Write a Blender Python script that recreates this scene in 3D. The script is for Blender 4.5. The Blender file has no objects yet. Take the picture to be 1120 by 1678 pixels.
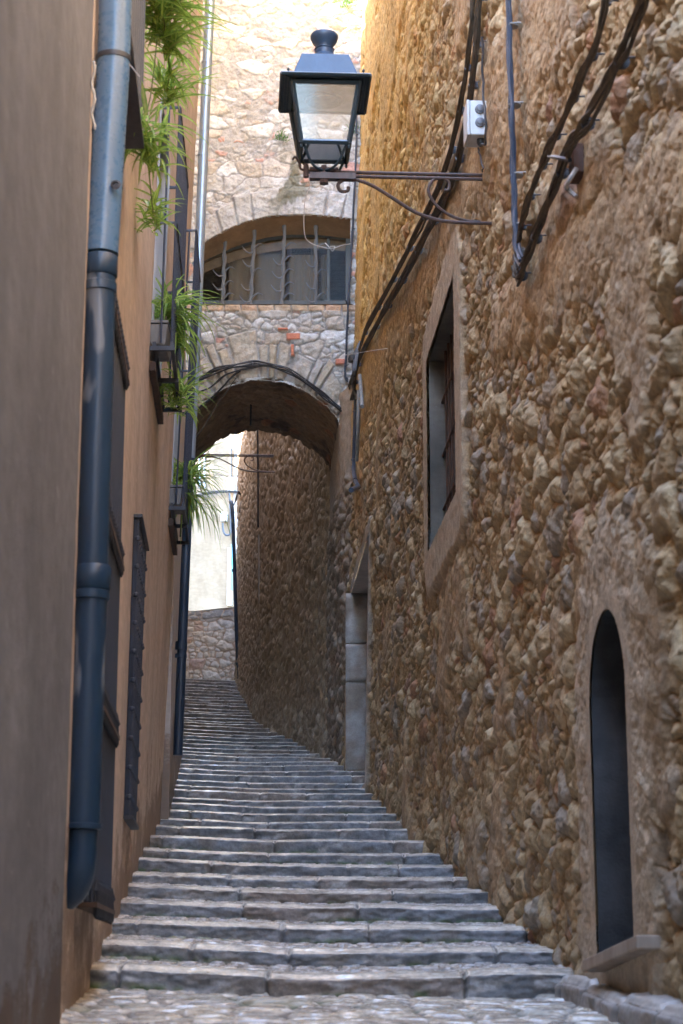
import bpy, bmesh, math, random
import numpy as np
from mathutils import Vector, Matrix

random.seed(7)
RNG = np.random.RandomState(11)
SC = bpy.context.scene
COL = SC.collection
R = math.radians

# ------------------------------------------------------------------ camera
FPX, PITCH, EYE = 3100.0, R(13.5), 1.6
cam = bpy.data.cameras.new('camera'); camo = bpy.data.objects.new('camera', cam); COL.objects.link(camo)
camo.location = (0, 0, EYE); camo.rotation_euler = (R(90) + PITCH, 0, 0)
cam.sensor_fit = 'HORIZONTAL'; cam.sensor_width = 36.0; cam.lens = 36.0 * FPX / 1120.0
cam.clip_start = 0.1; cam.clip_end = 400
cam.dof.use_dof = True; cam.dof.focus_distance = 22.0; cam.dof.aperture_fstop = 7.1
SC.camera = camo
SC.render.resolution_x, SC.render.resolution_y = 683, 1024

# ------------------------------------------------------------------ light
SUN_EL, SUN_AZ = R(42), R(261)      # azimuth of the sun seen from the scene, clockwise from +Y
w = bpy.data.worlds.new('World'); SC.world = w; w.use_nodes = True
nt = w.node_tree; nt.nodes.clear()
sky = nt.nodes.new('ShaderNodeTexSky'); sky.sky_type = 'NISHITA'; sky.sun_disc = False
sky.sun_elevation = SUN_EL; sky.sun_rotation = SUN_AZ
bg = nt.nodes.new('ShaderNodeBackground'); bg.inputs[1].default_value = 0.15
wo = nt.nodes.new('ShaderNodeOutputWorld')
nt.links.new(sky.outputs[0], bg.inputs[0]); nt.links.new(bg.outputs[0], wo.inputs[0])
sl = bpy.data.lights.new('sun', 'SUN'); sl.energy = 2.6; sl.angle = R(0.5); sl.color = (1, .95, .87)
so = bpy.data.objects.new('sun', sl); COL.objects.link(so)
sdir = Vector((math.sin(SUN_AZ) * math.cos(SUN_EL), math.cos(SUN_AZ) * math.cos(SUN_EL), math.sin(SUN_EL)))
so.rotation_euler = sdir.to_track_quat('Z', 'Y').to_euler(); so.location = (0, 0, 60)
vs = SC.view_settings
vs.view_transform = 'Standard'; vs.look = 'None'; vs.gamma = 1.0; vs.use_curve_mapping = False
vs.exposure = 4.65
SC.cycles.max_bounces = 10; SC.cycles.diffuse_bounces = 6; SC.cycles.transparent_max_bounces = 12

# ------------------------------------------------------------------ geometry of the place
# The walls of the lane, as x over the distance d (=Y) and height zr above the eye
def sstep(a, b, x):
    t = np.clip((np.asarray(x, float) - a) / (b - a), 0, 1); return t * t * (3 - 2 * t)
def xR(d, zr=0.0):
    return 1.72 - .054 * d + .030 * sstep(15, 31, d) * (np.asarray(zr) - 4.0)
def xL1(d, zr=0.0):
    return -.666 - .057 * d + 0 * np.asarray(zr)
def xL2(d, zr=0.0):
    return -.72 - .054 * d + .030 * sstep(9, 19, d) * (np.asarray(zr) - 3.5)
def ray(px, py):
    c, s = math.cos(PITCH), math.sin(PITCH); v = 839 - py
    return Vector((px - 560, FPX * c - s * v, FPX * s + c * v))
def P(px, py, d):
    r = ray(px, py); k = d / r.y
    return Vector((r.x * k, d, EYE + r.z * k))
def solve(px, py, fx, off, lo=3.0, hi=60.0, side=1):
    r = ray(px, py)
    def g(d):
        k = d / r.y; return side * (r.x * k - (float(fx(d, r.z * k)) - side * off))
    # right wall: ray starts inside the lane (x < wall) -> g negative, then positive
    a, b = lo, hi
    for _ in range(60):
        m = .5 * (a + b)
        if g(m) < 0: a = m
        else: b = m
    d = .5 * (a + b); k = d / r.y
    return Vector((r.x * k, d, EYE + r.z * k))
def onR(px, py, off=.06): return solve(px, py, xR, off, side=1)
def onL(px, py, off=.0): return solve(px, py, xL2, off, side=-1)
FY = 31.0
def onF(px, py, off=.0): return P(px, py, FY - off)

# ------------------------------------------------------------------ numpy noise
def h2(ix, iy, s):
    n = (ix.astype(np.int64) * 374761393 + iy.astype(np.int64) * 668265263 + s * 974634777) & 0x7fffffff
    n = ((n ^ (n >> 13)) * 1274126177) & 0x7fffffff
    n = (n ^ (n >> 16)) & 0x7fffffff
    return (n & 0xffffff) / float(0xffffff)
def vn(x, y, s=0):
    x = np.asarray(x, float); y = np.asarray(y, float)
    ix = np.floor(x); iy = np.floor(y); fx = x - ix; fy = y - iy
    fx = fx * fx * (3 - 2 * fx); fy = fy * fy * (3 - 2 * fy)
    a = h2(ix, iy, s); b = h2(ix + 1, iy, s); c = h2(ix, iy + 1, s); d = h2(ix + 1, iy + 1, s)
    return (a * (1 - fx) + b * fx) * (1 - fy) + (c * (1 - fx) + d * fx) * fy
def fbm(x, y, s=0, o=4):
    v = 0; a = .5; t = 0
    for i in range(o):
        v = v + a * vn(x * 2 ** i + 17.3 * i, y * 2 ** i - 9.1 * i, s + i); t += a; a *= .5
    return v / t
def vor(x, y, s=0, jit=.85):
    ix = np.floor(x); iy = np.floor(y)
    F1 = np.full(x.shape, 9.0); F2 = np.full(x.shape, 9.0)
    cx = np.zeros(x.shape); cy = np.zeros(x.shape)
    for j in (-1, 0, 1):
        for i in (-1, 0, 1):
            gx = ix + i; gy = iy + j
            dx = gx + .5 + (h2(gx, gy, s) - .5) * jit - x
            dy = gy + .5 + (h2(gx, gy, s + 1) - .5) * jit - y
            dd = np.sqrt(dx * dx + dy * dy)
            n = dd < F1
            F2 = np.where(n, F1, np.minimum(F2, dd)); F1 = np.where(n, dd, F1)
            cx = np.where(n, gx, cx); cy = np.where(n, gy, cy)
    r = [h2(cx, cy, s + 5 + k) for k in range(5)]
    return F1, F2, r, cx, cy
def mix3(a, b, t):
    t = t[..., None]; return a * (1 - t) + b * t
def C(*c): return np.array(c, float)

def rubble(u, v, s, big=(.34, .21), small=(.15, .10), frac=.45, warp=.06):
    """stone height 0..1, mortar mask, per-stone random numbers"""
    uw = u + warp * (fbm(u * 3, v * 3, s + 40, 3) - .5) * 2 + .05 * (fbm(u * 13, v * 13, s + 46, 3) - .5)
    vw = v + warp * (fbm(u * 3 + 9, v * 3, s + 44, 3) - .5) * 2 + .05 * (fbm(u * 13, v * 13, s + 48, 3) - .5)
    A = vor(uw / big[0], vw / big[1], s); B = vor(uw / small[0], vw / small[1], s + 20)
    sub = (A[2][4] < frac)
    eA = (A[1] - A[0]); eB = (B[1] - B[0]) * .55
    e = np.where(sub, np.minimum(eB, eA + .02), eA)
    r = [np.where(sub, B[2][k], A[2][k]) for k in range(4)]
    dome = np.sqrt(np.clip(e - .015, 0, 1) / .5); dome = np.clip(dome, 0, 1); f = np.where(sub, B[0], A[0])
    dome = dome * (.75 + .5 * (fbm(u * 16, v * 20, s + 50, 3) - .5) * 2 * .4)
    tilt = (r[2] - .5) * (vw - np.floor(vw / .2) * .2 - .1) * .5
    h = dome * (.35 + .65 * r[0]) * np.where(sub, .6, 1.0) + .30 * dome * (1 - np.clip(f, 0, 1)) + tilt * dome
    return h, sstep(.02, .13, e), r, sub

# ------------------------------------------------------------------ object helpers
def link(name, me, mat, parent=None, origin=None, label=None, cat=None, group=None, kind=None, smooth=True):
    o = bpy.data.objects.new(name, me); COL.objects.link(o)
    if mat is not None:
        for m in (mat if isinstance(mat, (list, tuple)) else [mat]): me.materials.append(m)
    if parent is not None: o.parent = parent
    elif origin is not None: o.location = origin
    if smooth and len(me.polygons): me.polygons.foreach_set('use_smooth', [True] * len(me.polygons))
    tag(o, label, cat, group, kind); return o
def tag(o, label=None, cat=None, group=None, kind=None):
    if label: o['label'] = label
    if cat: o['category'] = cat
    if group: o['group'] = group
    if kind: o['kind'] = kind
    return o
WPOS = {}
def thing(name, loc, label, cat, group=None):
    o = bpy.data.objects.new(name, None); COL.objects.link(o); o.location = loc
    o.empty_display_size = .1; WPOS[o.name] = Vector(loc); return tag(o, label, cat, group)
def worldpos(o):
    v = Vector((0, 0, 0))
    while o is not None: v = v + o.location; o = o.parent
    return v

class MB:
    def __init__(s): s.v = []; s.f = []; s.c = None
    def add(s, vs_, fs_):
        b = len(s.v); s.v += [tuple(x) for x in vs_]; s.f += [tuple(i + b for i in f) for f in fs_]; return s
    def box(s, c, sz, rz=0, rx=0, ry=0, M=None):
        m = Matrix.Translation(c) @ Matrix.Rotation(rz, 4, 'Z') @ Matrix.Rotation(ry, 4, 'Y') @ Matrix.Rotation(rx, 4, 'X')
        if M is not None: m = Matrix.Translation(c) @ M
        hx, hy, hz = [q / 2 for q in sz]
        p = [m @ Vector((x, y, z)) for x in (-hx, hx) for y in (-hy, hy) for z in (-hz, hz)]
        return s.add(p, [(0, 1, 3, 2), (4, 6, 7, 5), (0, 4, 5, 1), (2, 3, 7, 6), (0, 2, 6, 4), (1, 5, 7, 3)])
    def hexa(s, a, b):
        """a, b: two quads (4 points each) joined into a closed block"""
        return s.add(list(a) + list(b), [(3, 2, 1, 0), (4, 5, 6, 7), (0, 1, 5, 4), (1, 2, 6, 5), (2, 3, 7, 6), (3, 0, 4, 7)])
    def tube(s, pts, r, n=8, caps=True):
        pts = [Vector(p) for p in pts]; L = len(pts)
        rs = r if isinstance(r, (list, tuple)) else [r] * L
        t0 = (pts[1] - pts[0]).normalized()
        up = Vector((0, 0, 1)) if abs(t0.z) < .9 else Vector((1, 0, 0))
        nn = t0.cross(up).normalized(); vs_ = []; fs_ = []
        for i in range(L):
            t = ((pts[min(i + 1, L - 1)] - pts[max(i - 1, 0)])).normalized()
            nn = (nn - t * nn.dot(t)).normalized(); b = t.cross(nn)
            for k in range(n):
                a = 2 * math.pi * k / n
                vs_.append(pts[i] + (nn * math.cos(a) + b * math.sin(a)) * rs[i])
        for i in range(L - 1):
            for k in range(n):
                k2 = (k + 1) % n
                fs_.append((i * n + k, i * n + k2, (i + 1) * n + k2, (i + 1) * n + k))
        if caps: fs_.append(tuple(range(n))[::-1]); fs_.append(tuple((L - 1) * n + k for k in range(n)))
        return s.add(vs_, fs_)
    def lathe(s, prof, c, n=24, axis=None):
        vs_ = []; fs_ = []; M = axis if axis is not None else Matrix.Identity(3)
        for (r, z) in prof:
            for k in range(n):
                a = 2 * math.pi * k / n
                vs_.append(Vector(c) + M @ Vector((r * math.cos(a), r * math.sin(a), z)))
        for i in range(len(prof) - 1):
            for k in range(n):
                k2 = (k + 1) % n
                fs_.append((i * n + k, i * n + k2, (i + 1) * n + k2, (i + 1) * n + k))
        fs_.append(tuple(range(n))[::-1]); fs_.append(tuple((len(prof) - 1) * n + k for k in range(n)))
        return s.add(vs_, fs_)
    def build(s, name, mat, parent=None, origin=None, bevel=0, smooth=True, **kw):
        off = worldpos(parent) if parent is not None else Vector(origin if origin is not None else (0, 0, 0))
        me = bpy.data.meshes.new(name)
        me.from_pydata([tuple(Vector(v) - off) for v in s.v], [], s.f)
        bm = bmesh.new(); bm.from_mesh(me)
        bmesh.ops.recalc_face_normals(bm, faces=bm.faces)
        bm.to_mesh(me); bm.free(); me.update()
        o = link(name, me, mat, parent, off if parent is None else None, smooth=smooth, **kw)
        if s.c is not None:
            a = me.color_attributes.new('Col', 'FLOAT_COLOR', 'POINT')
            cc = np.ones((len(s.v), 4), np.float32); cc[:, :3] = np.array(s.c); a.data.foreach_set('color', cc.ravel())
        if bevel:
            md = o.modifiers.new('bevel', 'BEVEL'); md.width = bevel; md.segments = 2; md.limit_method = 'ANGLE'; md.angle_limit = R(35)
        if smooth:
            try:
                me.set_sharp_from_angle(angle=R(38))
            except Exception: pass
        return o

def smooth_path(pts, k=6):
    pts = [Vector(p) for p in pts]; out = []
    q = [pts[0] * 2 - pts[1]] + pts + [pts[-1] * 2 - pts[-2]]
    for i in range(1, len(q) - 2):
        p0, p1, p2, p3 = q[i - 1:i + 3]
        for j in range(k):
            t = j / k
            out.append(.5 * ((2 * p1) + (p2 - p0) * t + (2 * p0 - 5 * p1 + 4 * p2 - p3) * t * t + (3 * p1 - p0 - 3 * p2 + p3) * t ** 3))
    out.append(pts[-1]); return out

def gridmesh(name, X, Y, Z, Cc, mat, parent=None, origin=None, keep=None, flip=False, alpha=None, **kw):
    """structured grid (n rows, m cols) -> one mesh; keep = boolean per quad"""
    n, m = X.shape
    off = worldpos(parent) if parent is not None else Vector(origin if origin is not None else (0, 0, 0))
    co = np.stack([X - off.x, Y - off.y, Z - off.z], -1).reshape(-1, 3).astype(np.float32)
    idx = np.arange(n * m).reshape(n, m)
    q = np.stack([idx[:-1, :-1], idx[:-1, 1:], idx[1:, 1:], idx[1:, :-1]], -1)
    q = q[keep] if keep is not None else q.reshape(-1, 4)
    if flip: q = q[:, ::-1]
    me = bpy.data.meshes.new(name)
    me.vertices.add(n * m); me.vertices.foreach_set('co', co.ravel())
    me.loops.add(q.size); me.loops.foreach_set('vertex_index', q.astype(np.int32).ravel())
    me.polygons.add(len(q)); me.polygons.foreach_set('loop_start', np.arange(0, q.size, 4, dtype=np.int32))
    try: me.polygons.foreach_set('loop_total', np.full(len(q), 4, np.int32))
    except Exception: pass
    me.update(calc_edges=True)
    if Cc is not None:
        a = me.color_attributes.new('Col', 'FLOAT_COLOR', 'POINT')
        cc = np.ones((n * m, 4), np.float32); cc[:, :3] = np.clip(Cc, .003, .95).reshape(-1, 3)
        if alpha is not None: cc[:, 3] = np.clip(alpha, 0, 1).ravel()
        a.data.foreach_set('color', cc.ravel())
    return link(name, me, mat, parent, off if parent is None else None, **kw)

# ------------------------------------------------------------------ materials
class NT:
    def __init__(s, name):
        s.m = bpy.data.materials.new(name); s.m.use_nodes = True; s.t = s.m.node_tree
        s.b = s.t.nodes['Principled BSDF']; s.out = s.t.nodes['Material Output']
    def n(s, k, **p):
        x = s.t.nodes.new('ShaderNode' + k)
        for a, b in p.items(): setattr(x, a, b)
        return x
    def l(s, a, b): s.t.links.new(a, b)
    def coord(s, sc=(1, 1, 1)):
        g = s.n('NewGeometry'); mp = s.n('Mapping'); s.l(g.outputs['Position'], mp.inputs[0]); mp.inputs['Scale'].default_value = sc
        return mp.outputs[0]
    def noise(s, scale, co, det=5, rough=.55):
        x = s.n('TexNoise'); x.inputs['Scale'].default_value = scale; x.inputs['Detail'].default_value = det
        x.inputs['Roughness'].default_value = rough; s.l(co, x.inputs['Vector']); return x.outputs[0]
    def ramp(s, f, stops):
        x = s.n('ValToRGB'); s.l(f, x.inputs[0]); e = x.color_ramp.elements
        while len(e) < len(stops): e.new(.5)
        for i, (p, c) in enumerate(stops):
            e[i].position = p; e[i].color = (*c, 1) if len(c) == 3 else c
        return x.outputs[0]
    def mix(s, fac, a, b, mode='MIX'):
        x = s.n('Mix', data_type='RGBA', blend_type=mode)
        for i, v in ((0, fac), (6, a), (7, b)):
            if isinstance(v, (int, float)): x.inputs[i].default_value = v
            elif isinstance(v, tuple): x.inputs[i].default_value = (*v, 1)
            else: s.l(v, x.inputs[i])
        return x.outputs[2]
    def bump(s, hs, strength, dist):
        x = s.n('Bump'); x.inputs['Strength'].default_value = strength; x.inputs['Distance'].default_value = dist
        s.l(hs, x.inputs['Height']); s.l(x.outputs[0], s.b.inputs['Normal']); return x
    def setb(s, **k):
        for a, v in k.items():
            i = s.b.inputs[a.replace('_', ' ')]
            if isinstance(v, (int, float)): i.default_value = v
            elif isinstance(v, tuple): i.default_value = (*v, 1) if len(v) == 3 else v
            else: s.l(v, i)
        return s
G3 = lambda v: (v, v, v)

def attr_mat(name, rough=.85, var=.35, fine=60, bumpd=.004, bs=.8, rough2=None, spec=.35, cscale=9, polish=None):
    a = NT(name); at = a.n('Attribute', attribute_name='Col'); co = a.coord()
    n1 = a.noise(cscale, co, 6, .65); n2 = a.noise(fine, co, 5, .7)
    c = a.mix(1.0, at.outputs['Color'], a.ramp(n1, [(.25, G3(1 - var)), (.75, G3(1 + var))]), 'MULTIPLY')
    c = a.mix(1.0, c, a.ramp(n2, [(.3, G3(1 - var * .8)), (.7, G3(1 + var * .8))]), 'MULTIPLY')
    a.setb(Base_Color=c, Roughness=a.ramp(n2, [(.3, G3(rough2 if rough2 else rough - .12)), (.7, G3(rough))]), Specular_IOR_Level=spec)
    bn = a.bump(n2, bs, bumpd)
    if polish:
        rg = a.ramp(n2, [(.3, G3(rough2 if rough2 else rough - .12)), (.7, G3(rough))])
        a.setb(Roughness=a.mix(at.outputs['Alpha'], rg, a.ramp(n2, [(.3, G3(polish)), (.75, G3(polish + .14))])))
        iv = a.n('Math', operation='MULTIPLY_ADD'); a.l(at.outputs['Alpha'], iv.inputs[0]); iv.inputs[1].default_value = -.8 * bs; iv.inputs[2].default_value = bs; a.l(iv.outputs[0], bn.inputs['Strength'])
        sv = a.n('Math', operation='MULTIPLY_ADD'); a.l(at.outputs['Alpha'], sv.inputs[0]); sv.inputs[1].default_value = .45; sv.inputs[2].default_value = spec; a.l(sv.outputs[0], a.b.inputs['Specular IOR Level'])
    return a.m

def paint_mat(name, c1, c2, rough=.45, metal=0, scale=12, stretch=(1, 1, .25), bumpd=.0008, spots=None, spotr=(.62, .68), spec=.5):
    a = NT(name); co = a.coord(stretch); n = a.noise(scale, co, 6, .6); co2 = a.coord(); n2 = a.noise(scale * 6, co2, 4, .6)
    c = a.mix(a.ramp(n, [(.35, G3(0)), (.65, G3(1))]), c1, c2)
    if spots: c = a.mix(a.ramp(a.noise(scale * .8, co, 3, .5), [(spotr[0], G3(0)), (spotr[1], G3(1))]), c, spots)
    a.setb(Base_Color=c, Metallic=metal, Roughness=a.ramp(n2, [(.3, G3(max(.02, rough - .1))), (.7, G3(rough + .1))]), Specular_IOR_Level=spec)
    a.bump(n2, .5, bumpd); return a.m

def stucco(name, c1, c2, c3, peel=None, gslope=.152, gz=-.15, band=1.1, streak=1.0):
    a = NT(name); co = a.coord((.9, .9, .25)); n = a.noise(2.6, co, 7, .60)
    co1 = a.coord(); n1 = a.noise(1.3, co1, 5, .6); nf = a.noise(90, co1, 4, .65); nm = a.noise(14, a.coord((.4, .4, 1)), 6, .65)
    c = a.mix(a.ramp(n, [(.35, G3(0)), (.65, G3(1))]), c1, c2)
    c = a.mix(a.ramp(n1, [(.45, G3(0)), (.72, G3(.75))]), c, c3)
    c = a.mix(1.0, c, a.ramp(nm, [(.3, G3(.84)), (.7, G3(1.12))]), 'MULTIPLY')
    st_ = a.noise(1.1, a.coord((1.2, 1.2, .40)), 8, .70); c = a.mix(a.ramp(st_, [(.48, G3(0)), (.72, G3(.42))]), c, tuple(q * .62 for q in c2))
    sc_ = a.noise(7, a.coord((.35, .35, 1)), 9, .75); c = a.mix(a.ramp(sc_, [(.64, G3(0)), (.67, G3(.55))]), c, tuple(min(1, q * 1.25) for q in c3))
    h = nf
    if peel:
        g = a.n('NewGeometry'); sp = a.n('SeparateXYZ'); a.l(g.outputs['Position'], sp.inputs[0])
        m1 = a.n('Math', operation='MULTIPLY_ADD'); a.l(sp.outputs[1], m1.inputs[0]); m1.inputs[1].default_value = -gslope; a.l(sp.outputs[2], m1.inputs[2])
        m2 = a.n('Math', operation='SUBTRACT'); a.l(m1.outputs[0], m2.inputs[0]); m2.inputs[1].default_value = gz
        m3 = a.n('Math', operation='DIVIDE'); a.l(m2.outputs[0], m3.inputs[0]); m3.inputs[1].default_value = band; m3.use_clamp = True
        pn = a.noise(2.4, a.coord((.55, .55, .95)), 10, .72)
        m4 = a.n('Math', operation='MULTIPLY_ADD'); a.l(m3.outputs[0], m4.inputs[0]); m4.inputs[1].default_value = -.32; a.l(pn, m4.inputs[2])
        pk = a.ramp(m4.outputs[0], [(.36, G3(0)), (.40, G3(.55)), (.46, G3(.9))])
        c = a.mix(pk, c, a.mix(nm, peel, tuple(q * .55 for q in peel)))
        mm = a.n('Math', operation='MULTIPLY_ADD'); a.l(pk, mm.inputs[0]); mm.inputs[1].default_value = -1.6; a.l(nf, mm.inputs[2]); h = mm.outputs[0]
    a.setb(Base_Color=c, Roughness=.9, Specular_IOR_Level=.25); a.bump(h, .7, .004); return a.m

M = {}
M['rubble'] = attr_mat('rubble_masonry', .82, .38, 55, .006, .9, rough2=.6, spec=.4)
M['facade'] = attr_mat('pale_rubble', .9, .25, 45, .006, .8)
M['pebble'] = attr_mat('rough_wall', .6, .35, 40, .008, .9, rough2=.35, spec=.5)
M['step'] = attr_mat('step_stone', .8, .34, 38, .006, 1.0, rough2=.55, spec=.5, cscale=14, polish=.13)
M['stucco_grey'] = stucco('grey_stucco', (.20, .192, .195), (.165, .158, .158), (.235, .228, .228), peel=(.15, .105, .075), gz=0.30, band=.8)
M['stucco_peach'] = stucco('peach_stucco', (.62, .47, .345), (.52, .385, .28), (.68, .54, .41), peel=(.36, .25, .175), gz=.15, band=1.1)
M['stucco_pale'] = stucco('pale_stucco', (.52, .46, .40), (.42, .37, .33), (.58, .50, .42), peel=(.30, .22, .16), gz=.6, band=1.0)
M['cream'] = stucco('cream_render', (.25, .20, .145), (.20, .155, .11), (.29, .24, .185), peel=None)
M['plaster'] = stucco('ochre_plaster', (.34, .25, .17), (.28, .20, .13), (.38, .29, .20), peel=None)
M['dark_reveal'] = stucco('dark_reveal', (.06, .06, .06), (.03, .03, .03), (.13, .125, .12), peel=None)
M['tan_reveal'] = stucco('tan_reveal', (.17, .15, .12), (.09, .08, .065), (.26, .23, .19), peel=None)
M['dark_inside'] = stucco('black_recess', (.03, .026, .022), (.02, .018, .015), (.05, .04, .03), peel=None)  # near-black sheets that stand in for the unlit depth behind openings
M['iron'] = paint_mat('dark_iron', (.022, .024, .030), (.04, .042, .05), .5, 0, 25)
M['rail'] = paint_mat('rail_paint', (.030, .038, .055), (.045, .055, .075), .42, 0, 25)
M['rust'] = paint_mat('rusty_iron', (.055, .030, .020), (.11, .045, .022), .75, .1, 30)
M['brown_iron'] = paint_mat('brown_iron', (.045, .028, .022), (.085, .045, .032), .5, 0, 30)
M['pipe_blue'] = paint_mat('blue_grey_pvc', (.10, .19, .30), (.075, .15, .24), .30, 0, 5)
M['pipe_navy'] = paint_mat('navy_cast_iron', (.012, .034, .064), (.018, .046, .082), .40, 0, 6, spots=(.14, .16, .18), spotr=(.61, .64))
M['pipe_slate'] = paint_mat('slate_pipe', (.018, .032, .052), (.026, .044, .07), .4, 0, 8)
M['galv'] = paint_mat('galvanised_steel', (.42, .50, .58), (.30, .37, .45), .38, .55, 9)
M['lamp_blue'] = paint_mat('lantern_paint', (.020, .045, .085), (.03, .062, .11), .38, 0, 12)
M['lamp_dark'] = paint_mat('lantern_frame', (.018, .035, .045), (.03, .05, .06), .42, 0, 14)
M['cable'] = paint_mat('black_cable', (.018, .018, .020), (.035, .033, .032), .5, 0, 20)
M['cable_dusty'] = paint_mat('dusty_cable', (.045, .032, .020), (.09, .065, .042), .7, 0, 20)
M['cable_blue'] = paint_mat('blue_black_cable', (.028, .040, .06), (.05, .065, .09), .42, 0, 12)
M['clip'] = paint_mat('cable_clip', (.07, .07, .075), (.14, .14, .15), .5, .2, 20)
M['box_white'] = paint_mat('box_plastic', (.62, .64, .64), (.50, .51, .50), .5, 0, 10)
M['wire'] = paint_mat('pale_wire', (.30, .28, .26), (.4, .38, .35), .5, .3, 20)
M['slab'] = attr_mat('slab_stone', .85, .2, 50, .003, .6)
M['pot'] = paint_mat('weathered_planter', (.16, .15, .14), (.24, .22, .19), .8, 0, 20)
M['wood'] = paint_mat('dark_wood', (.05, .028, .016), (.09, .05, .028), .75, 0, 14)
M['shutter'] = paint_mat('grey_shutter', (.36, .35, .33), (.46, .44, .41), .7, 0, 9)
M['reflection_panel'] = paint_mat('tan_reflection', (.17, .135, .095), (.21, .165, .115), .9, 0, 2)
M['window_metal'] = paint_mat('window_metal', (.05, .055, .055), (.07, .075, .07), .5, 0, 14)
M['bar_metal'] = paint_mat('grey_bar_metal', (.11, .12, .13), (.16, .165, .17), .55, 0, 14)
M['board'] = paint_mat('weathered_board', (.30, .23, .17), (.42, .34, .26), .8, 0, 9)

def glass_mat(name, dirt, fac, tint=(.9, .92, .92), ior=1.5):
    a = NT(name); tr = a.n('BsdfTransparent'); tr.inputs[0].default_value = (*tint, 1)
    gl = a.n('BsdfGlossy'); gl.inputs['Roughness'].default_value = .06
    df = a.n('BsdfDiffuse'); df.inputs[0].default_value = (*dirt, 1)
    fr = a.n('Fresnel'); fr.inputs[0].default_value = ior
    nz = a.noise(6, a.coord(), 5, .6); mx0 = a.n('MixShader'); a.l(a.ramp(nz, [(.3, G3(fac * .6)), (.7, G3(fac * 1.3))]), mx0.inputs[0])
    a.l(tr.outputs[0], mx0.inputs[1]); a.l(df.outputs[0], mx0.inputs[2])
    mx = a.n('MixShader'); a.l(fr.outputs[0], mx.inputs[0]); a.l(mx0.outputs[0], mx.inputs[1]); a.l(gl.outputs[0], mx.inputs[2])
    a.l(mx.outputs[0], a.out.inputs[0]); return a.m
M['glass'] = glass_mat('lantern_glass', (.42, .38, .33), .16)
M['pane'] = glass_mat('window_glass', (.16, .14, .12), .12, tint=(.8, .82, .82), ior=1.15)

def leaf_mat():
    a = NT('blade_leaf'); at = a.n('Attribute', attribute_name='Col'); n = a.noise(30, a.coord(), 3)
    c = a.mix(1.0, at.outputs['Color'], a.ramp(n, [(.3, G3(.75)), (.7, G3(1.2))]), 'MULTIPLY')
    a.setb(Base_Color=c, Roughness=.4)
    tl = a.n('BsdfTranslucent'); a.l(c, tl.inputs[0]); mx = a.n('MixShader'); mx.inputs[0].default_value = .55
    a.l(a.b.outputs[0], mx.inputs[1]); a.l(tl.outputs[0], mx.inputs[2]); a.l(mx.outputs[0], a.out.inputs[0]); return a.m
M['leaf'] = leaf_mat()

# ------------------------------------------------------------------ ground line
STEP_Y = [1596, 1554, 1517, 1483, 1458.5, 1438, 1415, 1397, 1376, 1358, 1345, 1331, 1321, 1311, 1298, 1291, 1282, 1270, 1262.5, 1254, 1247, 1240, 1234, 1228,
          1221, 1215, 1208.5, 1204, 1198.5, 1191.5, 1187, 1183, 1178.5, 1172, 1168, 1163, 1157, 1153, 1148, 1144, 1139, 1134, 1130, 1124, 1119, 1115]
SD, SZ = [], []
for i, y in enumerate(STEP_Y):
    d = 4794 / (y - 1095) if i < 24 else SD[-1] + .85
    SD.append(d); SZ.append(P(450, y, d).z)
def ground_z(d):
    d = np.asarray(d, float)
    xs = np.array([-6, 0, SD[0] - 3.2, SD[0]] + SD[1:] + [62, 70]); zs = np.array([-1.0, -.0, SZ[0] - .105 - .16, SZ[0] - .105] + SZ[1:] + [SZ[-1], SZ[-1]])
    return np.interp(d, xs, zs)

# ------------------------------------------------------------------ stairs
def left_x(d, zr=0):
    d = float(d)
    return float(xL2(d, zr)) - .1 if d < 19 else -.092 * d - .5
RP = [(31, -.10), (35, -.42), (38, -.88), (41, -1.50), (43, -1.88), (46, -2.18), (52, -2.8), (56, -3.15), (62, -3.7)]
def right_x(d):
    d = float(d)
    return float(xR(d, 0)) + .35 if d < 30.5 else float(np.interp(d, [p[0] for p in RP], [p[1] for p in RP])) + .4
def tiltz(x, d):
    c = -.054 * d + .5; return .055 * np.clip((c - x - .15) / 1.4, 0, 1.2) ** 1.3

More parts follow.
